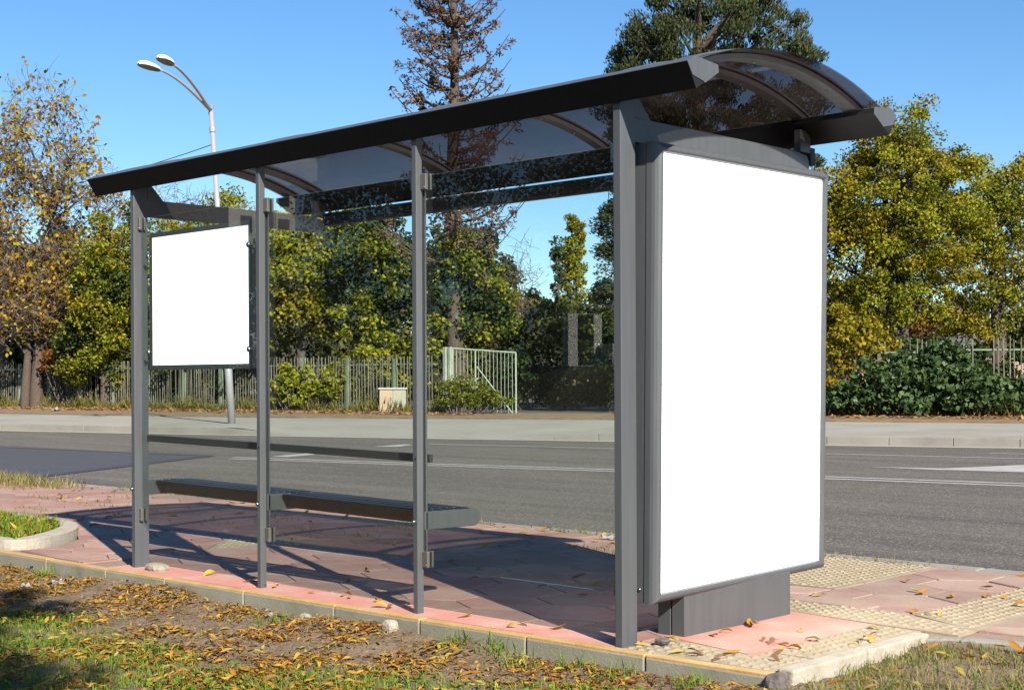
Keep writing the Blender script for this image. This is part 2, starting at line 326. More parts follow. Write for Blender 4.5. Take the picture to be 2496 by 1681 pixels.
A = resample(a_, xs); B = resample(SWF, xs); s = MB(); nn = len(xs); nk = 6; V = []
for k in range(nk+1):
    t = k/nk
    for (p, q) in zip(A, B): V.append((p[0]+(q[0]-p[0])*t, p[1]+(q[1]-p[1])*t, (kerb_h(p[0])-.004)*(1-min(1, t*2))+.044*min(1, t*2)))
s.add(V, [[k*nn+i, k*nn+i+1, (k+1)*nn+i+1, (k+1)*nn+i] for k in range(nk) for i in range(nn-1)])
struct('footway', s, M['sidewalk'])
FEN = [(-120, 12), (-70, 19), (-50, 22.3), (-46, 22.7), (-36, 23.5), (-26.5, 24.4), (-21, 26.2), (-15, 28.4), (-9, 30.6), (0, 33.8), (40, 48)]
s = MB(); A = SWF; B = FEN
# verge: kerb upstand then litter strip up to the fence and earth beyond
P = [(x, y, .075) for x, y in A]+[(x, y, .10) for x, y in [(-120, 14), (-62, 21), (-47, 23.4), (-42, 23.8), (-34, 24.4), (-28.5, 25.0), (-25, 25.6), (-21, 27), (-15, 29.2), (-9, 31.4), (0, 34.6), (40, 49)]]
n_ = len(A); s.add(P, [[i, i+1, n_+i+1, n_+i] for i in range(n_-1)])
s.add([(x, y, .046) for x, y in A]+[(x, y, .075) for x, y in A], [[i, i+1, n_+i+1, n_+i] for i in range(n_-1)])
struct('verge', s, M['verge'])
s = MB(); P = [(x, y, .10) for x, y in [(-120, 14), (-62, 21), (-47, 23.4), (-42, 23.8), (-34, 24.4), (-28.5, 25.0), (-25, 25.6), (-21, 27), (-15, 29.2), (-9, 31.4), (0, 34.6), (40, 49)]]+[(x*2.2, y+160, .5) for x, y in [(-120, 14), (-62, 21), (-47, 23.4), (-42, 23.8), (-34, 24.4), (-28.5, 25.0), (-25, 25.6), (-21, 27), (-15, 29.2), (-9, 31.4), (0, 34.6), (40, 49)]]
s.add(P, [[i, i+1, n_+i+1, n_+i] for i in range(n_-1)])
struct('park_ground', s, M['earth'])
# road markings, each a sheet 4 mm above the asphalt
def stripe(name, pts, wd, z=-.096, mat='road_paint'):
    s = MB(); L = fk_off(wd/2, pts); R = fk_off(-wd/2, pts); n = len(pts)
    s.add([(x, y, z) for x, y in L]+[(x, y, z) for x, y in R], [[i, i+1, n+i+1, n+i] for i in range(n-1)][::1]); return struct(name, s, M[mat])
dl = [(-14.4, 8.10), (-11.0, 8.84), (-8.1, 9.52), (-5.26, 10.12), (-3.0, 10.52), (6, 12.2), (30, 17)]
stripe('road_line', [(x, y+.14) for x, y in dl], .13); stripe('road_line', [(x+.3, y-.14) for x, y in dl], .13)
stripe('road_line', [(-15.3, 13.1), (-11.9, 13.9), (-8.0, 14.72), (-5.16, 15.28), (20, 20.2)], .11)
stripe('road_line', [(-6.2, 16.35), (-5.1, 16.6), (8, 19.4)], .11)
s = MB(); s.sheet([(-5.95, 12.22), (-4.94, 12.19), (-3.95, 12.45), (2, 13.8), (2, 15.4), (-4.54, 13.9), (-5.0, 12.5)], -.096); struct('road_arrow', s, M['road_paint'])
s = MB(); s.sheet([(-15.36, 11.8), (-15.0, 12.1), (-15.35, 12.75), (-15.6, 12.75)], -.096); struct('road_arrow', s, M['road_paint'])
s = MB(); s.sheet([(-14.15, 8.75), (-13.8, 8.8), (-14.05, 9.5), (-14.5, 9.8)], -.096); struct('road_arrow', s, M['road_paint'])
s = MB(); s.sheet([(-15.0, 8.2), (-20.6, 7.5), (-30, 3.0), (-26, -2), (-12.3, 3.5)], -.0965); struct('road_shadow_patch', s, M['asphalt_shadow'])  # painted shadow: dark sheet in the outline of a cast shadow
stripe('road_shadow_edge', [(-15.0, 8.2), (-12.3, 3.6)], .22, z=-.0935, mat='shadow_edge'); stripe('road_shadow_edge', [(-15.0, 8.2), (-20.6, 7.5), (-30, 3.0)], .12, z=-.0935, mat='shadow_edge')  # darker strips along the edges of the painted shadow
for k, pts in enumerate([][:0] and [[(-3.6, 4.6), (-6.2, 7.2), (-7.6, 10.4)], [(-7.0, 3.9), (-9.6, 6.4)]]):
    stripe('road_crack', pts, .014, z=-.0955, mat='dust')

# --- near pavement -------------------------------------------------------------
ED = [(-14, -.36), (-4.95, -.17), (-3.5, -.155), (-2.1, -.115), (-1.1, -.095), (.73, -.045)]      # outer edge of the ochre edging
def ed_y(x):
    for (a, b) in zip(ED[:-1], ED[1:]):
        if a[0] <= x <= b[0]: return a[1]+(b[1]-a[1])*(x-a[0])/(b[0]-a[0])
    return ED[-1][1]
KX, KY = .70, 1.05
pave = [(-14, .86), (-6.0, .86), (-5.5, .72), (-5.2, .56), (-4.95, .3), (-4.86, .12), (-5.0, -.10), (-3.5, -.09), (-1.1, -.03), (KX-.02, .02), (KX-.02, KY), (.85, 1.16), (1.1, 1.24), (8, 1.6), (8, 3.07), (-14, 3.07)]
s = MB(); s.prism_z(pave, -.25, -.010); struct('pavement_base', s, M['grout'])
def inside(poly, x, y):
    c = False; n = len(poly)
    for i in range(n):
        x0, y0 = poly[i]; x1, y1 = poly[i-1]
        if (y0 > y) != (y1 > y) and x < (x1-x0)*(y-y0)/(y1-y0)+x0: c = not c
    return c
def clip(poly, sub):                       # keep the part of poly inside convex sub (counter-clockwise)
    out = poly; n = len(sub)
    for i in range(n):
        ax, ay = sub[i]; bx, by = sub[(i+1) % n]; inp = out; out = []
        side = lambda p: (bx-ax)*(p[1]-ay)-(by-ay)*(p[0]-ax)
        for k in range(len(inp)):
            p, q = inp[k-1], inp[k]; sp, sq = side(p), side(q)
            if sp*sq < 0: t = sp/(sp-sq); out.append((p[0]+(q[0]-p[0])*t, p[1]+(q[1]-p[1])*t))
            if sq >= 0: out.append(q)
        if len(out) < 3: return []
    return out
def hexes(name, areas, mat, px=.44, py=.33, gap=.0035, ox=0., oy=0., lift=.0, tilt=.0016):
    s = MB()
    for area in areas:
        xs = [p[0] for p in area]; ys = [p[1] for p in area]
        j = 0; y = min(ys)-py+oy
        while y < max(ys)+py:
            x = min(xs)-px+ox+(px/2 if j % 2 else 0)
            while x < max(xs)+px:
                w2, h2 = px/2-gap, py*.667-gap
                hexa = [(x-w2, y-h2*.5), (x, y-h2), (x+w2, y-h2*.5), (x+w2, y+h2*.5), (x, y+h2), (x-w2, y+h2*.5)]
                c = clip(hexa, area)
                if len(c) >= 3:
                    tx, ty, dz = random.uniform(-tilt, tilt)*1.5, random.uniform(-tilt, tilt)*1.5, random.uniform(-tilt, tilt)*.6+lift
                    n = len(c); top = [(a, b, dz+(a-x)*tx+(b-y)*ty) for a, b in c]
                    ins = [(x+(a-x)*.985, y+(b-y)*.985) for a, b in c]
                    s.add([(a, b, -.02) for a, b in c]+[(a, b, z-.004) for a, b, z in top]+[(p[0], p[1], z) for p, (a, b, z) in zip(ins, top)],
                          [list(range(2*n, 3*n))]+[[i, (i+1) % n, n+(i+1) % n, n+i] for i in range(n)]+[[n+i, n+(i+1) % n, 2*n+(i+1) % n, 2*n+i] for i in range(n)])
                x += px
            j += 1; y += py
    return struct(name, s, M[mat])
# red slabs: main field, then the sunk field right of the box
hexes('red_paving', [[(-14, .87), (-5.95, .87), (-5.95, 3.05), (-14, 3.05)], [(-5.95, .9), (-4.5, .5), (-4.5, 3.05), (-5.95, 3.05)], [(-5.9, .9), (-5.15, .52), (-4.5, .5)], [(-5.15, .52), (-4.85, .2), (-4.5, .2), (-4.5, .5)],
                     [(-4.5, .0), (-4.005, .0), (-3.985, .74), (-4.5, 1.275)], [(-4.85, -.05), (-4.5, -.05), (-4.5, .2), (-4.85, .2)], [(-4.5, -.08), (-4.02, -.08), (-4.0, .0), (-4.5, .0)], [(-3.975, .205), (-2.9, .17), (-2.9, 3.05), (-3.975, 3.05)],
                     [(-2.9, .17), (-.45, .17), (-.45, 1.93), (-2.9, 1.93)], [(-2.9, 1.932), (-1.31, 1.932), (-1.31, 3.05), (-2.9, 3.05)], [(-.45, .17), (-.035, .17), (-.035, 1.40), (-.45, 1.40)], [(-4.5, 1.65), (-3.985, 1.65), (-3.985, 2.51), (-4.5, 2.51)]], 'red_tile')
hexes('red_paving_right', [[(-.445, 1.50), (-.217, 1.50), (-.217, 1.93), (-.445, 1.89)], [(-.215, 1.50), (.40, 1.50), (.445, 1.80), (.45, 3.05), (-.215, 3.05)], [(.845, 1.30), (8, 1.75), (8, 3.05), (.845, 3.05)]], 'red_tile2', px=.44, py=.33, gap=.005, tilt=.006, lift=-.002)
# coral mortar slabs along the back edge and round the box foot
s = MB()
xs = [-3.72, -3.0, -2.45, -1.85, -1.2, -.62, -.04]
for a, b in zip(xs[:-1], xs[1:]):
    s.prism_z([(a+.003, ed_y(a)+.055), (b-.003, ed_y(b)+.055), (b-.003, .160), (a+.003, .160)], -.02, random.uniform(-.002, .002))
s.prism_z([(-.03, .31), (.44, .225), (.455, .66), (-.03, .66)], -.02, .001); s.prism_z([(-.03, .665), (.455, .665), (.46, 1.14), (-.03, 1.21)], -.02, -.001)
struct('coral_paving', s, M['coral'])
# yellow tactile tiles with raised lozenges
def tactile(name, areas, tile=.30, rows=6):
    s = MB()
    for area in areas:
        xs = [p[0] for p in area]; ys = [p[1] for p in area]
        nx = int((max(xs)-min(xs))/tile)+2; ny = int((max(ys)-min(ys))/tile)+2
        for i in range(nx):
            for j in range(ny):
                x0, y0 = min(xs)+i*tile, min(ys)+j*tile
                q = clip([(x0+.002, y0+.002), (x0+tile-.002, y0+.002), (x0+tile-.002, y0+tile-.002), (x0+.002, y0+tile-.002)], area)
                if len(q) < 3: continue
                z = random.uniform(-.0035, .0005)
                s.prism_z(q, -.02, z)
                p = tile/rows
                for a in range(rows):
                    for b in range(rows):
                        cx, cy = x0+(a+.5)*p, y0+(b+.5)*p+(p*.0 if a % 2 else 0)
                        if not inside(area, cx, cy) or not inside(area, cx+.02, cy+.02) or not inside(area, cx-.02, cy-.02): continue
                        k = p*.46; h = .0062*random.uniform(.55, 1.1)
                        base = [(cx-k, cy), (cx, cy-k*.8), (cx+k, cy), (cx, cy+k*.8)]
                        tp = [(cx-k*.45, cy), (cx, cy-k*.36), (cx+k*.45, cy), (cx, cy+k*.36)]
                        s.add([(u, v, z) for u, v in base]+[(u, v, z+h) for u, v in tp], [[4, 5, 6, 7]]+[[e, (e+1) % 4, 4+(e+1) % 4, 4+e] for e in range(4)])
    return struct(name, s, M[mat_t])
mat_t = 'tactile'
tactile('tactile_paving', [[(.462, .02), (KX-.02, .02), (KX-.02, 1.13), (.462, 1.13)], [(.0, -.005), (.46, .015), (.46, .215), (.0, .30)], [(-.215, 1.23), (.46, 1.16), (.84, 1.14), (.84, 1.30), (.40, 1.49), (-.215, 1.49)],
                           [(.455, 1.50), (.84, 1.30), (.84, 3.05), (.455, 3.05)], [(-.445, 1.42), (-.225, 1.42), (-.225, 1.49), (-.445, 1.49)], [(-1.3, 1.95), (-.225, 1.95), (-.225, 3.05), (-1.3, 3.05)],
                           [(-3.98, .20), (-3.72, .19), (-3.72, .0), (-4.0, -.08)], [(-4.5, 1.28), (-3.98, .74), (-3.98, 1.64), (-4.5, 1.64)], [(-4.5, 2.52), (-3.98, 2.52), (-3.98, 3.05), (-4.5, 3.05)]])
# kerbs of the near pavement
s = MB(); x = -14
while x < 8:
    L = 1.0; s.box(x+.004, x+L-.004, 3.06, 3.17, -.3, random.uniform(-.003, .003)); x += L
struct('near_kerb', s, M['concrete'], bevel=.01)
s = MB(); t = MB(); e = [-14, -10, -7, -5.05, -4.3, -3.63, -3.05, -2.36, -1.66, -1.08, -.45, .16, .735]
for a, b in zip(e[:-1], e[1:]):
    ya, yb = ed_y(a), ed_y(b)
    s.prism_z([(a+.004, ya-.003), (b-.004, yb-.003), (b-.004, yb+.05), (a+.004, ya+.05)], -.3, -.007)
    t.prism_z([(a+.003, ya-.0), (b-.003, yb-.0), (b-.003, yb+.052), (a+.003, ya+.052)], -.012, .002+random.uniform(-.002, .002))
struct('edging_kerb', s, M['edging'], bevel=.006); struct('edging_top', t, M['edging_top'], bevel=.004)
s = MB()
for a, b in ((.03, .55), (.556, 1.04)): s.prism_z([(.695, a), (.765, a), (.765, b), (.695, b)], -.3, .012)
for (p, q) in zip([(.70, 1.05), (.86, 1.145), (1.10, 1.215), (1.7, 1.27), (3, 1.35)], [(.86, 1.145), (1.10, 1.215), (1.7, 1.27), (3, 1.35), (8, 1.65)]):
    t_ = MB() if p[0] == .70 else t_; t_.prism_z([(p[0]+.02, p[1]-.07), (q[0]+.01, q[1]-.07), (q[0]-.005, q[1]), (p[0]+.005, p[1])], -.3, -.004)
struct('flush_kerb', t_, M['concrete'], bevel=.008)
struct('side_kerb', s, M['kerb_light'], bevel=.008)
# left planting island with a rounded kerb
IS = [(-14, .84), (-9, .84), (-6.4, .845), (-5.75, .82), (-5.5, .72), (-5.25, .55), (-5.05, .32), (-4.92, .1), (-4.97, -.08), (-5.2, -.115), (-14, -.33)]
def inset(poly, d):
    c = (-6.3, .3); return [(x+(.0 if x < -13 else -d*(1 if x > -5.4 else .4)), y+(d if y < .2 and x < -4.95 else -d)) for x, y in poly]
def chaikin(P):
    Q = [P[0]]
    for a, b in zip(P[:-1], P[1:]): Q += [(a[0]*.75+b[0]*.25, a[1]*.75+b[1]*.25), (a[0]*.25+b[0]*.75, a[1]*.25+b[1]*.75)]
    return Q+[P[-1]]
s = MB(); o_, i_ = chaikin(chaikin(IS)), chaikin(chaikin(inset(IS, .11))); n = len(o_)
s.add([(x, y, -.2) for x, y in o_]+[(x, y, .055) for x, y in o_]+[(x, y, .055) for x, y in i_]+[(x, y, -.05) for x, y in i_],
      [[a, a+1, n+a+1, n+a] for a in range(n-1)]+[[n+a, n+a+1, 2*n+a+1, 2*n+a] for a in range(n-1)]+[[2*n+a, 2*n+a+1, 3*n+a+1, 3*n+a] for a in range(n-1)])
struct('island_kerb', s, M['kerb_light'], bevel=.012)
s = MB(); s.sheet(i_, .035); struct('island_soil', s, M['soil'])

# near soil bed
def soil_z(x, y):
    x = np.asarray(x, float); y = np.asarray(y, float)
    z = .014*np.sin(3.1*x+1.3*np.sin(2.3*y))*np.cos(4.3*y+.7)+.010*np.sin(9.7*x+2*np.sin(7*y))*np.sin(8.9*y+1.1*x)+.005*np.sin(23*x+3*y)*np.sin(27*y-5*x)
    e = np.interp(x, [p[0] for p in ED], [p[1] for p in ED])
    d = np.clip(e-y, 0, 10)
    base = -.068-.020*np.clip(d/.5, 0, 1)+.028*np.exp(-((x+2.9)/.35)**2-(d/.13)**2)+.016*np.exp(-((x+.75)/.4)**2-(d/.12)**2)
    return np.where(x > .70, -.050+z*.8-.02*np.clip(-y, 0, 3)+.034*np.exp(-((y-1.05)/.16)**2), base+z)
def grid(x0, x1, y0f, y1f, nx, ny, jit=0.006):
    X = np.linspace(x0, x1, nx); V = []
    T = np.linspace(0, 1, ny)
    for xx in X:
        a, b = y0f(xx), y1f(xx); V.append(np.stack([np.full(ny, xx), a+(b-a)*T, np.zeros(ny)], 1))
    V = np.concatenate(V); V[:, 2] = soil_z(V[:, 0], V[:, 1])+rng.normal(0, jit, len(V))
    i = np.arange(nx-1)[:, None]*ny+np.arange(ny-1)[None]; F = np.stack([i, i+ny, i+ny+1, i+1], -1).reshape(-1, 4)
    return V, F
s = MB()
s.add(*grid(-5.4, .74, lambda x: -2.6, lambda x: ed_y(x)-.004, 300, 130)); s.add(*grid(-14, -5.4, lambda x: -2.6, lambda x: ed_y(x)-.004, 60, 24)); s.add(*grid(-14, 14, lambda x: -12, lambda x: -2.6, 60, 24, .0))
struct('soil_bed', s, M['soil'], smooth=False)
s = MB(); s.add(*grid(.742, 3.4, lambda x: -2.6, lambda x: 1.03+.22*min(1, max(0, (x-.76)/.9)), 120, 130, .004)); s.add(*grid(3.4, 14, lambda x: -2.6, lambda x: 1.2, 40, 24, .002))
struct('lawn_soil', s, M['soil'])

# ------------------------------------------------------------------ bus shelter
A1, A2, A3 = -3.581, -2.3844, -1.1945
XL, XR, YC = -3.9788, .3802, .711
sh = thing('bus_shelter', 'dark grey steel and glass bus shelter with arched smoked roof', 'bus shelter', (A2, .7, 0))
for (x1, wx, wy, top) in ((0, .038, .094, 2.17), (A3, .0305, .0375, 2.17), (A2, .0295, .0375, 2.17), (A1, .0355, .092, 2.17)):
    s = MB(); s.box(x1-wx, x1, 0, wy, -.02, top); p = build('post', s, M['steel'], sh, bevel=.003)
    b = MB()
    if x1 != 0:
        zb = .415+(.03 if x1 == A1 else .012 if x1 == A2 else 0)
        b.sphere((x1-wx*.72, -.004, zb), .0105, 10, 6)
        build('bolt', b, M['bolt'], p, smooth=True)
    if x1 in (A2, A3):
        b = MB(); zc = .70+(.016 if x1 == A2 else 0); b.prism_x([(-.0015, zc-.006), (.0, zc-.006), (.0, zc+.006), (-.0015, zc+.006)], x1-.016, x1-.008); build('drain_hole', b, M['wire'], p)
    if x1 in (A2, A3):        # rear glazing bar behind the slot
        b = MB(); b.box(x1-wx+.003, x1-.0015, .0376, .0452, .24, 1.98); build('gasket', b, M['wire'], sh)
        b = MB(); b.box(x1-wx+.003, x1-.002, .0550, .0640, .24, 1.98); build('glazing_bar', b, M['steel'], sh)
# glass panes
PANES = [(A1+.004, A2-.034, .262, 1.985), (A2+.004, A3-.035, .235, 1.985), (A3+.004, -.042, .206, 1.985)]
for (x0, x1, z0, z1) in PANES:
    s = MB(); s.box(x0, x1, .046, .054, z0, z1); build('glass_pane', s, M['glass'], sh)
# stainless clamps
for px, wx, left, zl in ((A1, .0355, False, .262), (A2, .0295, True, .235), (A3, .0305, True, .21), (0, .038, True, .206)):
    for zc in (zl+.035, 1.955):
        for side in ((-1,) if px == 0 else (1,) if not left else (-1, 1)):
            x0, x1 = (px-.006, px+.034) if side > 0 else (px-wx-.034, px-wx+.006)
            if px == A1: x0, x1 = px+.001, px+.020
            s = MB(); s.box(x0, x1, .026, .044, zc-.036, zc+.036); s.box(x0, x1, .056, .068, zc-.036, zc+.036)
            c = build('glass_clamp', s, M['stainless'], sh, bevel=.002)
            b = MB(); xe = x1-.008 if side > 0 else x0+.008
            b.sphere((xe, .0255, zc-.026), .004, 8, 5); build('screw', b, M['bolt'], c, smooth=True)
# roof
R_, CYA = 1.84, .69
def arcz(y): return 2.386-R_+math.sqrt(R_**2-(y-CYA)**2)
ys = [.012+(1.368-.012)*i/28 for i in range(29)]
AX = [XL+.12, A1-.02, A2-.015, A3-.015, -.02, XR-.125]
s = MB()
n = len(ys); xs_ = [XL+.006, XR-.006]
for zt in (0, .006): s.add([(x, y, arcz(y)-.006+zt) for x in xs_ for y in ys], [[i, i+1, n+i+1, n+i] for i in range(n-1)])
build('roof_panel', s, M['smoke'], sh, smooth=True)
for k, x in enumerate(AX):
    hw = .036 if k in (0, 5) else .028
    s = MB(); V = []; F = []
    for y in ys: 
        z = arcz(y)
        V += [(x-hw, y, z-.008), (x+hw, y, z-.008), (x+hw, y, z-.030), (x-hw, y, z-.030)]
    for i in range(n-1):
        for e in range(4): F.append([4*i+e, 4*i+(e+1) % 4, 4*i+4+(e+1) % 4, 4*i+4+e])
    s.add(V, F); ar = build('roof_arch', s, M['steel'], sh)
    s = MB(); V = []; hw2 = hw+.004
    for y in ys:
        z = arcz(y); V += [(x-hw2, y, z+.001), (x+hw2, y, z+.001), (x+hw2, y, z+.009), (x-hw2, y, z+.009)]
    s.add(V, F); build('arch_cover', s, M['steel'], ar)
    for y in (.25, .55, .85, 1.1):
        b = MB(); b.sphere((x, y, arcz(y)-.031), .007, 8, 5); build('arch_bolt', b, M['bolt'], ar, smooth=True)
# smoked blisters (round ventilation domes) in the roof
for (x, y, r) in ((-3.02, .78, .13), (-.32, .52, .17)):
    s = MB(); s.add([(x+r*q*math.cos(a*PI/16), y+r*q*math.sin(a*PI/16), arcz(y+r*q*math.sin(a*PI/16))-.010-.004*(1-q)) for q in (1, .6, .2) for a in range(32)],
                    [[k*32+a, k*32+(a+1) % 32, (k+1)*32+(a+1) % 32, (k+1)*32+a] for k in range(2) for a in range(32)]+[[64+a for a in range(32)]])
    build('roof_label', s, M['dome'], sh, smooth=True)
# gutters
GP = [(-.065, 2.234), (-.019, 2.257), (.124, 2.244), (.127, 2.224), (-.010, 2.145)]
th = .004
prof = [(-.065, 2.234), (-.019, 2.257), (.124, 2.244), (.127, 2.224), (.060, 2.184), (-.006, 2.142), (-.0135, 2.146), (-.035, 2.187)]
for nm, mir in (('rear_gutter', False), ('front_gutter', True)):
    f = (lambda p: [(2*YC-y, z) for y, z in p][::-1]) if mir else (lambda p: p)
    s = MB(); s.prism_x(f([(-.0615, 2.235), (-.019, 2.257), (.124, 2.244), (.127, 2.224), (-.008, 2.144), (-.011, 2.143), (-.066, 2.235), (-.064, 2.237)]), XL+.003, XR-.003)
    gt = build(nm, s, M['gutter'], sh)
    s = MB(); s.prism_x(f([(-.0675, 2.2368), (-.0675, 2.2392), (-.0195, 2.2622), (.1245, 2.2492), (.1245, 2.2462), (-.019, 2.2590)][::-1]), XL+.0035, XR-.0035); build('gutter_lit_top', s, M['steel'], gt)  # lighter strip added for the skylight falling on the gutter top
    for xx in (XL, XR-.003):
        s = MB(); s.prism_x(f([(-.068, 2.236), (-.0195, 2.264), (.126, 2.251), (.129, 2.223), (.046, 2.173), (-.036, 2.190)]), xx, xx+.003)
        build('end_cap', s, M['steel'], gt)
# cross beams, stubs and front rail
for x in (A1, 0.0):
    s = MB(); y1 = 1.375
    s.prism_x([(.090, 2.0), (y1-.03, 2.0), (y1, 2.02), (y1, 2.06), (y1-.02, 2.085), (y1-.12, 2.098), (.090, 2.098)], x-.034, x-.003); build('cross_beam', s, M['steel'], sh, bevel=.002)
    s = MB(); s.box(x-.036, x-.001, 1.30, 1.385, 2.0981, 2.20); build('roof_stub', s, M['steel'], sh, bevel=.002)
    s = MB(); s.prism_x([(.0945, 2.098), (.20, 2.098), (.094, 2.21)][:3], x-.030, x-.006); s.box(x-.034, x-.003, .0945, .125, 2.0985, 2.20); build('beam_bracket', s, M['steel'], sh)
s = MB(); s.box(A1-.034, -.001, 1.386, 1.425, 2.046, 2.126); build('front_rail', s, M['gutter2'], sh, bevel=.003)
# back rail and bench
def slope(V):
    V = V.copy(); V[:, 2] += .034*np.clip((A3-V[:, 0])/(A3-A1), -.2, 1.1); return V
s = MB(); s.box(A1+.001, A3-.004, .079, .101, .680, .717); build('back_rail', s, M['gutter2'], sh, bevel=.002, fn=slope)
for px, wx, wy in ((A1, .0355, .092), (A2, .0295, .0375), (A3, .0305, .0375)):
    s = MB(); poly = [(wy, .375), (.355, .372)]+[(.362+.040*math.cos(a), .412+.040*math.sin(a)) for a in np.linspace(-PI/2, PI/2, 10)]+[(.355, .453), (wy, .458)]
    s.prism_x(poly, px-.030, px-.002); br = build('bench_bracket', s, M['steel'], sh, bevel=.003, fn=slope)
for x0, x1 in ((A1+.012, A2-.036), (A2+.012, A3-.036)):
    s = MB(); k = 5
    for i in range(k):
        y0 = .132+i*.046; zt = .456+.003*math.sin(i/4*PI)
        s.box(x0, x1, y0, y0+.040, zt-.006, zt)
    for xx in np.linspace(x0+.10, x1-.10, 5): s.box(xx-.012, xx+.012, .132, .356, .4450, .4497)
    s.prism_x([(.131, .4500), (.131, .4550), (.1265, .452), (.162, .385), (.167, .388)], x0, x1); s.prism_x([(.3575, .455), (.3615, .453), (.364, .43), (.361, .43), (.3575, .45)], x0, x1)
    st = build('bench_seat', s, M['steel_dark'], sh, bevel=.0015, fn=slope)
    for xx in (x0+.03, x1-.03):
        for y in (.152, .198, .244, .29):
            b = MB(); b.sphere((xx, y, .4585), .006, 8, 5, sz=.6); build('seat_bolt', b, M['bolt'], st, smooth=True, fn=slope)

# ------------------------------------------------------------------ notice board on the left pane
nb = thing('notice_board', 'small blank white notice board bolted to the left glass pane', 'notice board', (-3.02, .07, 1.12))
s = MB(); NX0, NX1, NZ0, NZ1 = -3.508, -2.532, 1.122, 1.895
fr = .026
s.box(NX0, NX1, .056, .086, NZ0, NZ0+fr); s.box(NX0, NX1, .056, .086, NZ1-fr, NZ1); s.box(NX0, NX0+fr, .0562, .0858, NZ0+fr, NZ1-fr); s.box(NX1-fr, NX1, .0562, .0858, NZ0+fr, NZ1-fr); s.box(NX0+.004, NX1-.004, .078, .0855, NZ0+.004, NZ1-.004)
build('frame', s, M['steel'], nb)
s = MB(); s.box(NX0+fr, NX1-fr, .060, .066, NZ0+fr, NZ1-fr); build('poster', s, M['poster_sheet'], nb)
for x in (NX0+.006, NX1-.006):
    for z in (NZ0+.10, NZ1-.13):
        s = MB(); s.sphere((x, .040, z), .015, 14, 8, sy=.55); s.tube([(x, .040, z), (x, .058, z)], .006, 8); build('standoff_bolt', s, M['bolt'], nb, smooth=True)

# ------------------------------------------------------------------ light box
lb = thing('advertising_light_box', 'tall grey advertising light box with blank white poster on a plinth', 'light box', (-.03, .74, 0))
XB, PIV = .0802, np.array([.0802, .1, 1.1])
RM = np.array([[1, -.0248, .0221], [.0248, 1, -.0115], [-.0221, .0115, 1]])
tilt = lambda V: (V-PIV)@RM.T+PIV
y0, y1, z0, z1 = .128, 1.4549, .1547, 1.9981
def rect_sweep(s, prof, y0, y1, z0, z1):
    V = []; F = []
    for d, x in prof: V += [(x, y0+d, z0+d), (x, y1-d, z0+d), (x, y1-d, z1-d), (x, y0+d, z1-d)]
    for i in range(len(prof)-1):
        for e in range(4): F.append([4*i+e, 4*i+(e+1) % 4, 4*i+4+(e+1) % 4, 4*i+4+e])
    s.add(V, F)
s = MB(); rect_sweep(s, [(.02, XB-.062), (0, XB-.060), (0, XB-.034), (.004, XB-.020), (.012, XB-.008), (.022, XB-.001), (.030, XB), (.038, XB-.004), (.0425, XB-.014), (.0425, XB-.022)], y0, y1, z0, z1)
fo = build('frame', s, M['steel'], lb, fn=tilt)
s = MB(); XK = XB-.205; rect_sweep(s, [(.02, XK+.062), (0, XK+.060), (0, XK+.034), (.004, XK+.020), (.012, XK+.008), (.022, XK+.001), (.030, XK), (.038, XK+.004), (.0425, XK+.014), (.0425, XK+.022)][::-1], y0, y1, z0, z1)
build('frame', s, M['steel'], lb, fn=tilt)
s = MB(); s.box(XB-.139, XB-.066, y0+.003, y1-.003, z0+.003, z1-.003); bd = build('housing', s, M['steel'], lb, bevel=.002, fn=tilt)
b = MB(); b.sphere((XB-.085, y0+.003, z0+.055), .008, 10, 6); build('lock', b, M['bolt'], bd, smooth=True, fn=tilt)
s = MB(); s.box(XB-.024, XB-.018, y0+.040, y1-.040, z0+.040, z1-.040); build('poster', s, M['poster_light'], lb, fn=tilt)
s = MB(); s.box(XK+.018, XK+.024, y0+.040, y1-.040, z0+.040, z1-.040); build('poster', s, M['poster_light'], lb, fn=tilt)
for xa, xb_ in ((-.096, -.032), (-.024, .040)):
    s = MB(); s.box(xa, xb_, .349, 1.135, -.01, .19); build('plinth', s, M['steel'], lb, bevel=.002)
s = MB(); s.box(-.033, -.023, .362, 1.12, -.01, .185); build('plinth_core', s, M['wire'], lb)

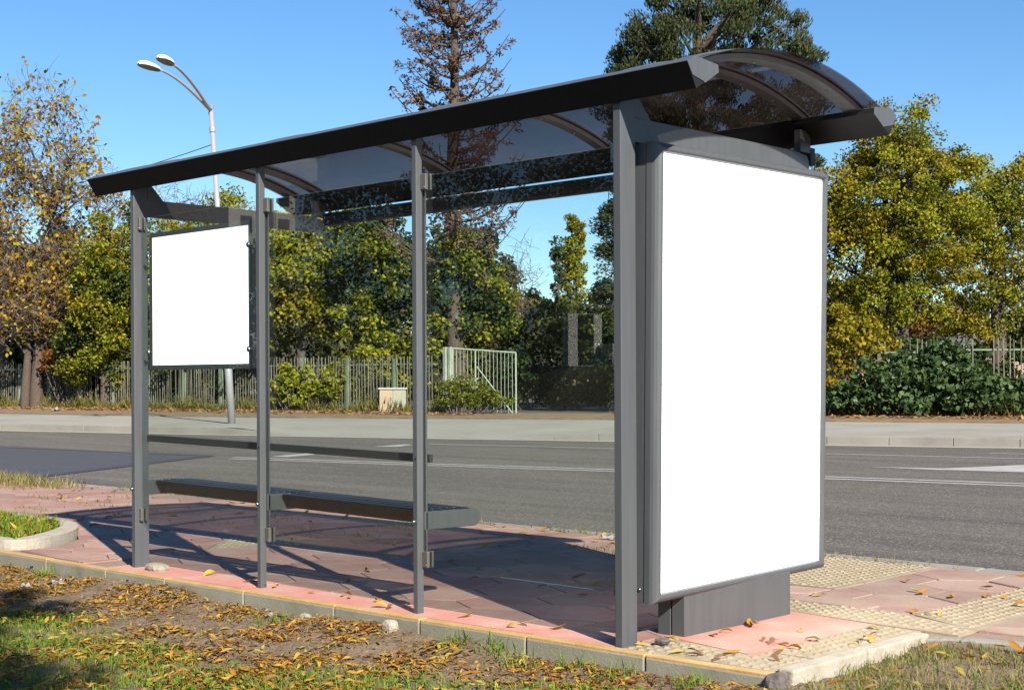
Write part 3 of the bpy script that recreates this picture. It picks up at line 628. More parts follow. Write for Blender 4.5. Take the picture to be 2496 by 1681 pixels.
# ------------------------------------------------------------------ street lamp and cable
LB = np.array([-24.80, 15.45, .045]); LT = np.array([-25.15, 15.14, 7.55])
lp = thing('street_lamp', 'leaning pale grey street lamp with two curved arms and white heads', 'street lamp', LB)
def lerp(a, b, t): return a+(b-a)*t
s = MB(); s.tube([LB-[0, 0, .1], lerp(LB, LT, .30), lerp(LB, LT, .301), lerp(LB, LT, .62), lerp(LB, LT, .621), LT], [.092, .092, .074, .074, .060, .056], 14); build('pole', s, M['pole'], lp, smooth=True)
s = MB(); s.tube([lerp(LB, LT, .93), lerp(LB, LT, .945)], .075, 12); build('pole_collar', s, M['pole'], lp)
s = MB(); s.tube([lerp(LB, LT, .985)-[.05, 0, 0], LT+[0.02, 0, .12]], .05, 10); build('pole_cap', s, M['pole'], lp)
for H in (np.array([-24.30, 12.95, 8.06]), np.array([-23.60, 12.90, 8.08])):
    st = LT-[0, 0, .02]; d = H-st; d[2] = 0; Ld = np.linalg.norm(d); dh = d/Ld
    pts = []
    for t in np.linspace(0, 1, 14):
        pts.append(st+d*t*.86+np.array([0, 0, (H[2]-st[2]+.06)*math.sin(t*PI/2*.96)]))
    s = MB(); s.tube(pts, np.linspace(.042, .028, 14), 8); arm = build('lamp_arm', s, M['pole'], lp, smooth=True)
    s = MB(); c0 = pts[-1]; side = np.array([-dh[1], dh[0], 0]); V = []; F = []; prof = [(0, .05, .05), (.06, .10, .085), (.22, .145, .115), (.42, .15, .12), (.56, .12, .095), (.64, .06, .055), (.66, .01, .02)]
    for (a, wd, ht) in prof:
        c = c0+dh*a*1.12+np.array([0, 0, -.03+.02*a])
        for ang in np.linspace(0, PI, 9): V.append(c+side*wd*math.cos(ang)+np.array([0, 0, ht*math.sin(ang)]))
    for i in range(len(prof)-1):
        for k in range(8): F.append([9*i+k, 9*i+k+1, 9*i+9+k+1, 9*i+9+k])
    s.add(V, F); hd = build('lamp_head', s, M['lamp_white'], arm, smooth=True)
    s = MB(); V = []; F = []
    for (a, wd, ht) in prof:
        c = c0+dh*a*1.12+np.array([0, 0, -.032+.02*a])
        for ang in np.linspace(PI, 2*PI, 7): V.append(c+side*wd*.97*math.cos(ang)+np.array([0, 0, .45*ht*math.sin(ang)]))
    for i in range(len(prof)-1):
        for k in range(6): F.append([7*i+k, 7*i+k+1, 7*i+7+k+1, 7*i+7+k])
    s.add(V, F); build('lamp_lens', s, M['lens'], arm, smooth=True)
s = MB(); a = np.array([-25.14, 15.14, 6.72]); b = np.array(at(-260, 62, 10.0)); pts = [lerp(a, b, t)-[0, 0, 1.6*4*t*(1-t)*.55] for t in np.linspace(0, 1, 24)]
s.tube(pts, .011, 5); tag(build('overhead_cable', s, M['wire']), 'thin black overhead cable sagging from the street lamp towards the left trees', 'cable')

# ------------------------------------------------------------------ fence, gate, cabinet
def fence(nm, label, P0, P1, nseg, zb0, top, rail, seed, miss=.06, skip=(), endpost=True):
    R = random.Random(seed); root = thing(nm, label, 'fence', (*P0, .1)); P0 = np.array(P0); P1 = np.array(P1); d = (P1-P0); L = np.linalg.norm(d); d /= L; nrm = np.array([-d[1], d[0]]); seg = L/nseg
    def bx(mb, c, hw, ht, z0, z1, lean=0.0, lean2=0.):
        q = [c+d*hw+nrm*ht, c-d*hw+nrm*ht, c-d*hw-nrm*ht, c+d*hw-nrm*ht]
        mb.add([(*p, z0) for p in q]+[(*(p+d*lean+nrm*lean2), z1) for p in q], [[3, 2, 1, 0], [4, 5, 6, 7]]+[[i, (i+1) % 4, 4+(i+1) % 4, 4+i] for i in range(4)])
    for i in range(nseg+(1 if endpost else 0)):
        s = MB(); bx(s, P0+d*seg*i, .055, .055, .02, top-.03+R.uniform(-.05, .03), R.uniform(-.05, .05)); build('post', s, M['fence'], root)
    for i in range(nseg):
        if i in skip: continue
        s = MB(); c0 = P0+d*(seg*i+.06); c1 = P0+d*(seg*(i+1)-.06); ra = R.uniform(-.03, .03); rb = R.uniform(-.03, .03)
        for zz in (rail, zb0+.16):
            s = MB(); q = []
            for c, dz in ((c0, ra), (c1, rb)):
                for o, h in ((-.018, -.022), (.018, -.022), (.018, .022), (-.018, .022)): q.append((*(c+nrm*o), zz+dz+h))
            s.add(q, [[0, 1, 5, 4], [1, 2, 6, 5], [2, 3, 7, 6], [3, 0, 4, 7], [3, 2, 1, 0], [4, 5, 6, 7]]); build('rail', s, M['fence'], root)
        s = MB(); k = int(seg/.125)
        for j in range(1, k):
            if R.random() < miss: continue
            bx(s, P0+d*(seg*i+seg*j/k)-nrm*.032, .0115, .0115, zb0+R.uniform(-.02, .06), top+R.uniform(-.04, .05), R.gauss(0, .025), R.gauss(0, .02))
        build('picket_panel', s, M['picket'], root)
    return root
fence('picket_fence', 'long pale green metal picket fence left of the sagging gate', (-55.0, 21.75), (-26.75, 24.35), 14, .12, 1.80, 1.54, 1)
fence('picket_fence', 'pale green metal picket fence on the right smothered by brambles', (-19.4, 26.75), (-3.4, 32.6), 8, .12, 2.02, 1.74, 2, miss=.2)
gt = thing('metal_gate', 'pale green barred metal gate standing ajar and sagging at its free end', 'gate', (-26.45, 24.35, .05))
G0 = np.array([-26.40, 24.30]); G1 = np.array([-24.85, 25.35]); gd_ = (G1-G0)/np.linalg.norm(G1-G0); GW = np.linalg.norm(G1-G0)
def gpt(t, z): p = G0+gd_*t*GW; return (p[0], p[1], z-.14*t)
s = MB()
for (a, b) in (((0, .14), (0, 1.98)), ((1, .14), (1, 1.98)), ((0, 1.98), (1, 1.98)), ((0, .14), (1, .14))): s.tube([gpt(*a), gpt(*b)], .03, 4)
build('gate_frame', s, M['gate'], gt)
s = MB(); s.tube([gpt(.36, .14), gpt(.36, 1.98)], .028, 4); build('mid_stile', s, M['gate'], gt)
s = MB(); s.tube([gpt(.38, 1.5), gpt(.95, .2)], .02, 4); build('diagonal_brace', s, M['gate'], gt)
s = MB()
for k in range(1, 17): s.tube([gpt(k/17+random.uniform(-.006, .006), .14), gpt(k/17, 1.97)], .0095, 4)
build('gate_bars', s, M['gate'], gt)
s = MB(); c = gpt(.34, 1.0); s.box(c[0]-.09, c[0]+.09, c[1]-.06, c[1]+.06, c[2]-.18, c[2]+.18); lk = build('lock_box', s, M['gate'], gt)
s = MB(); s.box(c[0]-.02, c[0]+.02, c[1]-.075, c[1]-.062, c[2]-.05, c[2]+.06); build('handle', s, M['wire'], lk)
for dx in (-.22, -.07):
    s = MB(); s.box(-26.40+dx-.05, -26.40+dx+.05, 24.27+dx*.3-.05, 24.27+dx*.3+.05, -.1, 2.03); build('hinge_post', s, M['gate'], gt)
cx, cy, _ = at(957, 42.6); cb = thing('utility_cabinet', 'squat beige two door utility cabinet with a rusty left door by the fence', 'cabinet', (cx, cy, .06))
rx = np.array([_r.x, _r.y])
def cbox(mb, a0, a1, b0, b1, z0, z1):
    f2 = np.array([_f.x, _f.y]); q = [np.array([cx, cy])+rx*a+f2*b for a, b in ((a0, b0), (a1, b0), (a1, b1), (a0, b1))]
    mb.add([(*p, z0) for p in q]+[(*p, z1) for p in q], [[3, 2, 1, 0], [4, 5, 6, 7]]+[[i, (i+1) % 4, 4+(i+1) % 4, 4+i] for i in range(4)])
s = MB(); cbox(s, -.40, .40, 0, .34, .05, .79); build('body', s, M['cab'], cb)
s = MB(); cbox(s, -.385, -.01, -.018, -.002, .17, .77); dr = build('door', s, M['cab_rust'], cb, label='rusty brown left door'); s = MB(); cbox(s, -.08, -.055, -.035, -.02, .42, .55); build('handle', s, M['lens'], dr)
s = MB(); cbox(s, .01, .385, -.018, -.002, .17, .77); build('door', s, M['cab'], cb)
s = MB(); cbox(s, -.44, .44, -.05, .38, .791, .84); build('cap', s, M['cab_top'], cb, bevel=.01)
s = MB(); cbox(s, -.42, .42, -.03, .36, .0, .13); build('plinth', s, M['concrete'], cb)

# ------------------------------------------------------------------ vegetation
def unit(n):
    v = rng.normal(size=(n, 3)); return v/np.linalg.norm(v, axis=1, keepdims=True)
def lump(d, seed):
    r = np.random.default_rng(seed); k = r.normal(size=(7, 3))*2.6; ph = r.uniform(0, 6.28, 7)
    return 1+.20*np.sin(d@k.T+ph).mean(1)*2.2
def blob_points(lobes, seed):
    P = []
    for (u, dep, z, rl, rd, rz, n) in lobes:
        d = unit(n); r = (.35+.65*rng.random(n)**.55)*lump(d, seed); c = np.array(at(u, dep, z))
        P.append(c+(d[:, :1]*RIGHT*rl+d[:, 1:2]*FWD*rd+d[:, 2:]*UP*rz)*r[:, None]); seed += 1
    P = np.concatenate(P); P = P[P[:, 2] > .35]; return P
def limbs(wood, trunk, C, nl, r0):
    """limbs from the trunk to chosen clumps, then a twig to every clump"""
    T = np.asarray(trunk); nodes = []
    idx = rng.choice(len(C), min(nl, len(C)), replace=False)
    for i in idx:
        e = C[i]; h = np.clip(e[2]-np.linalg.norm((e-T[-1])[:2])*.8, T[0][2]+.25*(T[-1][2]-T[0][2]), T[-1][2])
        t = np.interp(h, T[:, 2], np.arange(len(T))); a = np.array([np.interp(t, np.arange(len(T)), T[:, k]) for k in range(3)])
        mid = (a+e)/2+np.array([0, 0, .12*np.linalg.norm(e-a)])+rng.normal(0, .07*np.linalg.norm(e-a), 3)
        tt = np.linspace(0, 1, 7)[:, None]; P = (1-tt)**2*a+2*tt*(1-tt)*mid+tt**2*e
        wood.tube(P, np.linspace(r0*.45, r0*.08, 7), 5, cap=False); nodes.append(P[2:])
    if nodes:
        Nn = np.concatenate(nodes); D = ((C[:, None]-Nn[None])**2).sum(2); near = Nn[D.argmin(1)]
        tt = np.linspace(0, 1, 4)[None, :, None]; mid = (near+C)/2+rng.normal(0, .08, C.shape)
        P = (1-tt)**2*near[:, None]+2*tt*(1-tt)*mid[:, None]+tt**2*C[:, None]
        wood.tubes(P, np.broadcast_to(np.array([.22, .16, .11, .06])*r0*.35+.004, (len(C), 4)), 3)
def foliage(mb, C, per, cr, L, W, up=.5, spray=0.0, center=None):
    n = len(C)*per; base = np.repeat(C, per, 0); o = unit(n)*(rng.random(n)**.45)[:, None]*cr*np.repeat(rng.uniform(.6, 1.25, len(C)), per)[:, None]
    o[:, 2] *= .75; nr = unit(n)+np.array([0, 0, up]); dr = unit(n)
    if spray and center is not None: 
        out = base-center; out /= np.linalg.norm(out, axis=1, keepdims=True)+1e-6; dr = dr*.55+out*spray+np.array([0, 0, .35])
    mb.leaves(base+o, dr, nr, L*rng.uniform(.65, 1.3, n), W*rng.uniform(.7, 1.25, n), .12)
def mix_leaves(o, C, per, mats):
    for q in mats[1:]: o.data.materials.append(M[q])
    v = np.sin(C[:, 0]*1.7+1.3*np.sin(C[:, 2]*1.9))+np.sin(C[:, 2]*2.3+C[:, 1]*1.1)+rng.normal(0, .7, len(C))
    k = np.clip(((v+2.2)/4.4*len(mats)).astype(int), 0, len(mats)-1); idx = np.repeat(k, per)
    j = rng.random(len(idx)) < .18; idx[j] = rng.integers(0, len(mats), j.sum())
    o.data.polygons.foreach_set('material_index', idx.astype(np.int32))
def tree(nm, label, u, dep, lobes, leaf, L, W, per, cr, seed, trunk_r=.16, trunk_top=None, nl=14, lean=0.0, cat='tree', group=None, bark='bark', spray=0, stems=1, wood_name='trunk'):
    b = np.array(at(u, dep, .05)); root = thing(nm, label, cat, b, group)
    C = blob_points(lobes, seed); ctr = C.mean(0)
    wood = MB(); top = trunk_top or ctr[2]+.2*(C[:, 2].max()-ctr[2])
    for k in range(stems):
        off = RIGHT*rng.uniform(-.5, .5)*(k > 0)*trunk_r*5
        zz = np.linspace(0, top-.05, 8); wob = np.cumsum(rng.normal(0, .05, (8, 2)), 0)*(top/6)
        T = np.stack([b[0]+off[0]+wob[:, 0]*zz/top+(ctr[0]-b[0])*.8*zz/top+lean*RIGHT[0]*zz, b[1]+off[1]+wob[:, 1]*zz/top+(ctr[1]-b[1])*.8*zz/top+lean*RIGHT[1]*zz, zz], 1)
        wood.tube(T, np.linspace(trunk_r*1.25, trunk_r*.35, 8), 8, cap=False)
        limbs(wood, T, C[k::stems], max(2, nl//stems), trunk_r)
    build(wood_name, wood, M[bark], root, smooth=True)
    mats = leaf if isinstance(leaf, tuple) else (leaf,)
    f = MB(); foliage(f, C, per, cr, L, W, spray=spray, center=ctr); o = build('crown', f, M[mats[0]], root)
    if len(mats) > 1: mix_leaves(o, C, per, mats)
    return root
T1 = 'yellow green leafy trees behind the fence'
tree('deciduous_tree', 'yellow green tree behind the fence next to the bare twiggy trees', 255, 52, [(250, 52, 4.0, 1.3, 1.5, 2.6, 110), (300, 52, 5.6, 1.2, 1.4, 1.7, 70), (330, 52, 2.6, 1.2, 1.3, 1.9, 70), (200, 53, 2.6, .9, 1.2, 1.7, 60)], ('lf_dark', 'lf_green', 'lf_yellowgreen', 'lf_gold'), .13, .09, 96, .46, 11, .12, stems=2)
tree('deciduous_tree', 'yellow green tree seen behind the white notice board', 500, 50, [(430, 50, 5.0, 1.3, 1.5, 2.3, 90), (540, 50, 5.6, 1.5, 1.5, 2.0, 110), (480, 50, 2.6, 1.8, 1.5, 1.8, 80)], ('lf_green', 'lf_yellowgreen', 'lf_gold'), .125, .085, 96, .44, 21, .12, stems=2)
tree('deciduous_tree', 'dense yellow green tree seen through the middle glass pane', 735, 46, [(705, 46, 4.9, 1.35, 1.6, 1.9, 120), (790, 46, 4.8, 1.3, 1.6, 1.9, 110), (670, 46, 3.6, .9, 1.3, 1.3, 60), (760, 46, 3.2, 1.3, 1.4, .9, 50)], ('lf_green', 'lf_yellowgreen', 'lf_yellowgreen', 'lf_gold'), .14, .11, 96, .42, 31, .15)
tree('deciduous_tree', 'greener tree beside the middle post reaching the roof line', 915, 45, [(900, 45, 5.2, 1.4, 1.6, 1.8, 120), (960, 45, 4.2, 1.1, 1.5, 1.5, 80), (880, 45, 3.3, 1.0, 1.4, 1.0, 50)], ('lf_dark', 'lf_green', 'lf_yellowgreen'), .14, .105, 96, .42, 41, .15)
tree('deciduous_tree', 'green tree with leaning trunk directly behind the metal gate', 1118, 43.5, [(1130, 43.5, 4.5, 1.05, 1.3, 1.5, 90), (1185, 43.5, 3.4, .95, 1.2, 1.3, 70), (1075, 43.5, 3.3, .8, 1.2, 1.5, 60), (1060, 43.5, 2.0, .9, 1.0, .8, 40)], ('lf_dark', 'lf_green', 'lf_yellowgreen'), .13, .10, 92, .40, 51, .24, trunk_top=5.6)
tree('deciduous_tree', 'big golden green tree rising right of the light box', 2190, 41, [(2170, 41, 5.9, 1.9, 2.2, 2.1, 140), (2080, 41, 4.1, 1.6, 2.0, 1.7, 96), (2290, 41, 5.2, 1.5, 2.0, 1.9, 96), (2185, 41, 8.0, 1.2, 1.3, 1.25, 60), (2300, 41, 7.0, 1.0, 1.0, 1.1, 44), (2100, 41, 6.2, 1.3, 1.3, 1.3, 56), (2130, 41, 3.0, 2.2, 1.8, .9, 76), (2010, 41, 6.2, .8, 1.2, 1.4, 34)], ('lf_green', 'lf_yellowgreen', 'lf_gold', 'lf_gold'), .098, .066, 132, .40, 61, .2, nl=22, stems=2)
tree('deciduous_tree', 'looser golden tree at the far right edge beyond the fence', 2440, 44, [(2420, 44, 5.7, 1.5, 1.8, 2.0, 90), (2470, 44, 7.0, .8, 1.0, .9, 32), (2520, 44, 4.9, 1.3, 1.8, 1.9, 66), (2350, 44, 5.4, 1.0, 1.4, 1.3, 44), (2370, 44, 3.4, 1.4, 1.6, 1.2, 52)], ('lf_green', 'lf_yellowgreen', 'lf_gold', 'lf_gold'), .10, .068, 112, .42, 71, .18, nl=18, stems=2)
# bare twiggy trees on the left
def twig_tree(nm, label, bases, dep, lobes, seed, leafn, tw, nl=26, r0=.36):
    root = thing(nm, label, 'tree', at(bases[0], dep, .05)); C = blob_points(lobes, seed); wood = MB()
    for k, u in enumerate(bases):
        b = np.array(at(u, dep, 0)); sub = C[k::len(bases)]; top = np.quantile(sub[:, 2], .72); zz = np.linspace(0, top, 9)
        cx_ = sub[:, :2].mean(0); w_ = (zz/top)**1.6
        T = np.stack([b[0]+(cx_[0]-b[0])*w_+rng.normal(0, .07, 9)*zz/top*2, b[1]+(cx_[1]-b[1])*w_, zz], 1)
        wood.tube(T, np.linspace(r0, r0*.16, 9)*(1 if k == 0 else .7), 8, cap=False); limbs(wood, T, sub, nl, r0*.55)
    build('trunk', wood, M['bark'], root, smooth=True)
    t = MB(); n = len(C)*tw; base = np.repeat(C, tw, 0)+rng.normal(0, .22, (n, 3)); d = unit(n)*rng.uniform(.3, .8, n)[:, None]; d[:, 2] += .12
    bend = rng.normal(0, .12, (n, 3)); tt = np.linspace(0, 1, 4)[None, :, None]; P = base[:, None]+d[:, None]*tt+bend[:, None]*(tt*(1-tt)*2)
    P[:, :, 2] = np.maximum(P[:, :, 2], .2); t.tubes(P, np.broadcast_to(np.array([.012, .010, .0075, .005]), (n, 4)), 3); build('twigs', t, M['twig'], root)
    f = MB(); k = rng.choice(n, min(n, leafn), replace=False); e = P[k, 3]
    # leaves hang in small bunches
    e = np.repeat(e, 3, 0)+rng.normal(0, .10, (len(k)*3, 3)); f.leaves(e, unit(len(e))+[0, 0, -.6], unit(len(e)), .19*rng.uniform(.6, 1.4, len(e)), .14, .1); build('crown', f, M['lf_sparse'], root)
twig_tree('bare_tree', 'large half bare mauve twigged tree with a few yellow leaves on the left', [88, 60], 54, [(120, 54, 9.9, 1.9, 1.9, 2.6, 60), (90, 54, 6.6, 2.3, 2.2, 2.2, 74), (215, 54, 7.2, 1.5, 1.8, 2.3, 50), (130, 54, 4.0, 2.3, 2.0, 1.5, 120)], 101, 1800, 12, r0=.27)
twig_tree('bare_tree', 'tall thin half bare tree cut off by the left edge of the photo', [15], 57, [(-20, 57, 9.0, 1.6, 1.6, 2.6, 64), (38, 57, 11.5, .5, .5, 2.0, 9), (-10, 57, 5.4, 2.0, 1.8, 2.4, 90)], 131, 1000, 12, nl=18, r0=.24)
twig_tree('bare_tree', 'low bare branched tree top seen over the cross beam', [470], 56, [(470, 56, 6.6, 1.6, 1.2, 1.9, 60)], 151, 60, 12, nl=12, r0=.2)
twig_tree('bare_sapling', 'thin bare sapling standing in the gap left of the poplar', [1290], 60, [(1285, 60, 5.2, .9, .8, 2.0, 26), (1250, 60, 4.0, 1.0, .8, 1.5, 26)], 161, 6, 5, nl=10, r0=.08)
# brown conifer
def conifer_brown():
    b = np.array(at(1107, 43, .05)); root = thing('brown_conifer', 'tall thin dying conifer with rusty brown needles behind the shelter roof', 'tree', b)
    wood = MB(); zz = np.linspace(0, 17.5, 14); T = np.stack([b[0]+.05*np.sin(zz*.7), b[1]+.05*np.cos(zz*.6), zz], 1); wood.tube(T, np.linspace(.27, .03, 14), 8, cap=False)
    C = []; tips = []; Ps = []; Rs = []
    z = 4.6
    while z < 17:
        for k in range(rng.integers(3, 6)):
            a = rng.uniform(0, 6.28); Lb = (2.15*(1-((z-4.6)/13.4)**1.6)+.3)*rng.uniform(.55, 1.12); h = np.array([math.cos(a), math.sin(a), 0])
            tt = np.linspace(0, 1, 9)[:, None]; s0 = np.array([b[0], b[1], z]); P = s0+h*Lb*tt+np.array([0, 0, 1.0])*(-.12*tt+Lb*.62*tt**2.2)
            Ps.append(P); Rs.append(np.linspace(.042, .010, 9))
            for t in rng.uniform(.25, 1.0, 9): 
                i = t*8; j = min(7, int(i)); p = P[j]+(P[j+1]-P[j])*(i-j); side = np.array([-h[1], h[0], 0])*rng.normal(0, .30)*(1.1-t*.5)
                C.append(p+side+rng.normal(0, .07, 3)+[0, 0, rng.uniform(-.05, .12)]); tips.append((p, C[-1]))
        z += rng.uniform(.22, .38)
    wood.tubes(np.array(Ps), np.array(Rs), 4)
    A = np.array([t[0] for t in tips]); Bq = np.array([t[1] for t in tips]); tt = np.linspace(0, 1, 3)[None, :, None]; wood.tubes(A[:, None]+(Bq-A)[:, None]*tt, np.broadcast_to(np.array([.012, .01, .007]), (len(A), 3)), 3)
    build('trunk', wood, M['bark'], root, smooth=True)
    C = np.array(C); keep = rng.random(len(C)) < .80; C = C[keep]
    f = MB(); foliage(f, C, 16, .19, .13, .055, up=.2); build('crown', f, M['lf_brown'], root)
conifer_brown()
# dark conifer behind the box
def conifer_dark():
    lob = [(1690, 40, 10.6, 2.1, 2.3, 1.6, 80), (1580, 40, 10.0, 1.1, 1.3, 1.2, 36), (1545, 40, 8.6, .9, 1.2, 1.4, 38), (1850, 40, 11.0, 1.4, 1.6, 1.2, 44), (1930, 40, 10.3, .9, .8, .42, 16), (1500, 40, 8.9, .6, .7, .5, 9), (1700, 40, 8.2, 2.5, 2.2, 1.6, 120), (1880, 40, 7.6, 1.4, 1.6, 1.5, 60), (1960, 40, 8.9, .7, .8, .7, 12), (1700, 40, 5.2, 2.7, 2.3, 1.9, 120), (1520, 40, 5.6, .75, 1.0, 1.2, 24), (1490, 40, 3.6, .6, 1.0, 1.1, 16), (1700, 40, 12.8, 1.6, 1.6, 1.6, 60), (1640, 40, 2.4, 1.9, 1.6, 1.4, 50)]
    b = np.array(at(1705, 40, .05)); root = thing('dark_conifer', 'massive dark green conifer towering behind the arched roof end', 'tree', b)
    lob = [(a, b_, c, d, e, f_, int(n*1.2)) for a, b_, c, d, e, f_, n in lob]; C = blob_points(lob, 201); wood = MB(); zz = np.linspace(0, 13.5, 10); T = np.stack([np.full(10, b[0]), np.full(10, b[1]), zz], 1); wood.tube(T, np.linspace(.38, .05, 10), 8, cap=False); limbs(wood, T, C, 60, .20); build('trunk', wood, M['bark'], root, smooth=True)
    f = MB(); foliage(f, C, 170, .34, .115, .042, up=.1, spray=.9, center=np.array([b[0], b[1], 6.0])); build('crown', f, M['lf_conifer'], root)
conifer_dark()
tree('columnar_poplar', 'slim yellow topped columnar poplar far behind the gate opening', 1398, 74, [(1398, 74, 4.6, .85, .85, 3.2, 90), (1400, 74, 8.1, .55, .55, 2.0, 70)], ('lf_yellowgreen', 'lf_gold'), .14, .10, 80, .30, 221, .12)
tree('columnar_tree', 'small dark columnar tree left of the yellow poplar', 1362, 72, [(1362, 72, 6.9, .32, .4, 1.5, 22)], 'lf_dark', .17, .12, 50, .30, 231, .08)
tree('deciduous_tree', 'dark leafy tree filling the gap behind the gate opening', 1345, 52, [(1330, 52, 2.6, 1.2, 1.3, 1.7, 70), (1450, 52, 2.6, 1.0, 1.3, 1.7, 70), (1385, 52, 2.6, .8, 1.0, 1.2, 30), (1265, 52, 2.0, .9, 1.1, 1.3, 40)], 'lf_green', .16, .12, 60, .40, 241, .12)
# shrubs
def shrub(nm, label, lobes, leaf, L, W, per, cr, seed, group=None, stems=9):
    u0, d0 = lobes[0][0], lobes[0][1]; b = np.array(at(u0, d0, .06)); root = thing(nm, label, 'shrub', b, group); C = blob_points(lobes, seed)
    w_ = MB(); k = rng.choice(len(C), min(len(C), stems*4), replace=False); E = C[k]; S0 = np.stack([b[0]+(E[:, 0]-b[0])*.45, b[1]+(E[:, 1]-b[1])*.45, np.full(len(E), .03)], 1)
    tt = np.linspace(0, 1, 4)[None, :, None]; P = S0[:, None]+(E-S0)[:, None]*tt+rng.normal(0, .05, (len(E), 1, 3))*tt*(1-tt)*3; w_.tubes(P, np.broadcast_to(np.array([.018, .014, .01, .006]), (len(E), 4)), 4); build('stems', w_, M['twig'], root)
    f = MB(); foliage(f, C, per, cr, L, W, up=.6); build('foliage', f, M[leaf], root); return root
SG = 'shrubs along the fence'
shrub('bramble_thicket', 'dark green bramble thicket swallowing the right fence', [(2200, 35.6, .85, 1.3, .5, .80, 84), (2310, 35.0, .75, 1.1, .5, .75, 66), (2420, 34.6, .55, 1.2, .5, .55, 54), (2090, 36, .4, .8, .5, .42, 34), (2290, 35.5, 1.45, .6, .5, .45, 20)], 'lf_ivy', .15, .125, 46, .26, 301, SG)
shrub('flowering_shrub', 'yellow leaved shrub pushing through the right fence beside the light box', [(2040, 36.6, 1.2, .55, .6, 1.0, 40), (2110, 36.6, 2.0, 1.0, .8, .6, 50)], 'lf_gold', .12, .09, 44, .28, 311, SG)
shrub('low_shrub', 'dark tall shrub behind the brambles at the right edge', [(2330, 39.5, 1.2, 1.2, .6, 1.0, 60), (2440, 39, 1.0, 1.3, .6, .95, 60), (2230, 40, 1.3, 1.0, .6, 1.0, 50)], 'lf_dark', .12, .09, 60, .28, 317, SG)
shrub('rust_shrub', 'rust orange leaved shrub above the left fence', [(185, 53.5, 2.3, .55, .6, .75, 34), (150, 53.5, 1.9, .9, .8, .6, 40)], 'lf_orange', .13, .08, 46, .26, 321, SG)
shrub('low_shrub', 'dark low shrub growing close behind the left fence', [(205, 56.2, .9, 1.6, .5, .9, 66), (300, 54.6, .9, 1.5, .5, .9, 66), (60, 60, .9, 1.8, .5, .8, 50)], 'lf_dark', .13, .09, 44, .24, 331, SG)
shrub('low_shrub', 'dark shrub behind the fence beneath the notice board', [(420, 51.6, .9, 1.3, .4, .85, 66), (520, 50.4, .9, 1.3, .4, .8, 56), (600, 49.2, .8, 1.0, .4, .8, 40)], 'lf_dark', .12, .09, 44, .24, 341, SG)
shrub('low_shrub', 'yellow green shrub on the fence left of the utility cabinet', [(720, 45.2, .85, .8, .4, .75, 56), (830, 44.6, .9, .8, .4, .8, 56), (775, 45.0, .6, .6, .4, .5, 26)], 'lf_yellowgreen', .13, .10, 44, .24, 351, SG)
shrub('low_shrub', 'tall yellow shrub standing right behind the utility cabinet', [(930, 44.2, 1.5, .7, .5, 1.1, 56), (1010, 44, 1.3, .8, .5, .9, 56)], 'lf_yellowgreen', .14, .11, 44, .26, 361, SG)
shrub('low_shrub', 'fresh green weedy bush overgrowing the lower metal gate', [(1120, 40.6, .65, .75, .35, .55, 60), (1180, 40.6, .45, .7, .35, .4, 40)], 'lf_green', .09, .05, 60, .22, 371, SG)
shrub('low_shrub', 'dark shrub in the shade of the gate opening', [(1300, 44.5, .9, .9, .7, .9, 60), (1400, 44, .9, 1.0, .7, .8, 70), (1480, 43, .9, .8, .7, .9, 60), (1240, 45, 1.2, .6, .5, 1.0, 40)], 'lf_dark', .13, .09, 46, .28, 381, SG)
shrub('rust_shrub', 'rusty brown autumn shrub beyond the gate', [(1275, 62, 3.2, 1.2, 1, 1.9, 70), (1330, 62, 2.4, .9, 1, 1.4, 40)], 'lf_orange', .14, .09, 44, .34, 391, SG)
shrub('orange_shrub', 'bright orange shrub glowing under the big golden tree', [(2270, 50, 3.0, .9, .8, .9, 40)], 'lf_orange', .15, .10, 46, .3, 395, SG)
# deep woodland behind everything, one mass nobody could count
s = MB(); C = []
for u in np.arange(-420, 1260, 13):
    dep = rng.uniform(62, 76); top = 6.6+1.0*math.sin(u*.013)+.7*math.sin(u*.041+1)
    C.append(np.stack([np.array(at(u+rng.uniform(-12, 12), dep, rng.uniform(.3, top))) for _ in range(13)]+[np.array(at(u+rng.uniform(-12, 12), dep+rng.uniform(-4, 4), rng.uniform(.3, 2.9))) for _ in range(9)]))
for u in np.arange(1990, 2900, 15):
    dep = rng.uniform(66, 80); top = 4.6+.6*math.sin(u*.03)
    C.append(np.stack([np.array(at(u, dep, rng.uniform(.3, top))) for _ in range(9)]))
for u in np.arange(1250, 1990, 13):
    dep = rng.uniform(84, 98); top = 5.4+.6*math.sin(u*.03)
    C.append(np.stack([np.array(at(u, dep, rng.uniform(.3, top))) for _ in range(11)]))
C = np.concatenate(C); foliage(s, C, 46, .75, .28, .2); build('far_woodland', s, M['lf_far'], kind='stuff')
# verge weeds and leaf litter along the fence
def along_pts(pts, n, spread):
    P = np.array(pts, float); seg = np.linalg.norm(np.diff(P, axis=0), axis=1); c = np.concatenate([[0], np.cumsum(seg)]); t = rng.uniform(0, c[-1], n)
    x = np.interp(t, c, P[:, 0]); y = np.interp(t, c, P[:, 1]); return np.stack([x, y+rng.normal(0, spread, n)], 1)
s = MB(); Q = along_pts([(-56, 21.45), (-26.5, 24.15)], 5200, .22); Q2 = along_pts([(-19.8, 26.2), (-3, 32.3)], 3000, .25); Q3 = along_pts([(-20.6, 25.2), (-18.6, 26.4)], 500, .3); Q = np.concatenate([Q, Q2, Q3])
d = unit(len(Q))*.6+[0, 0, 1]; L = rng.uniform(.15, .5, len(Q))*(.6+.8*(np.sin(Q[:, 0]*2.1)*.5+.5)); C = np.concatenate([Q, np.full((len(Q), 1), .1)], 1)+d*L[:, None]*.4
s.leaves(C, d, unit(len(Q)), L, .035); build('verge_weeds', s, M['weed'], kind='stuff')
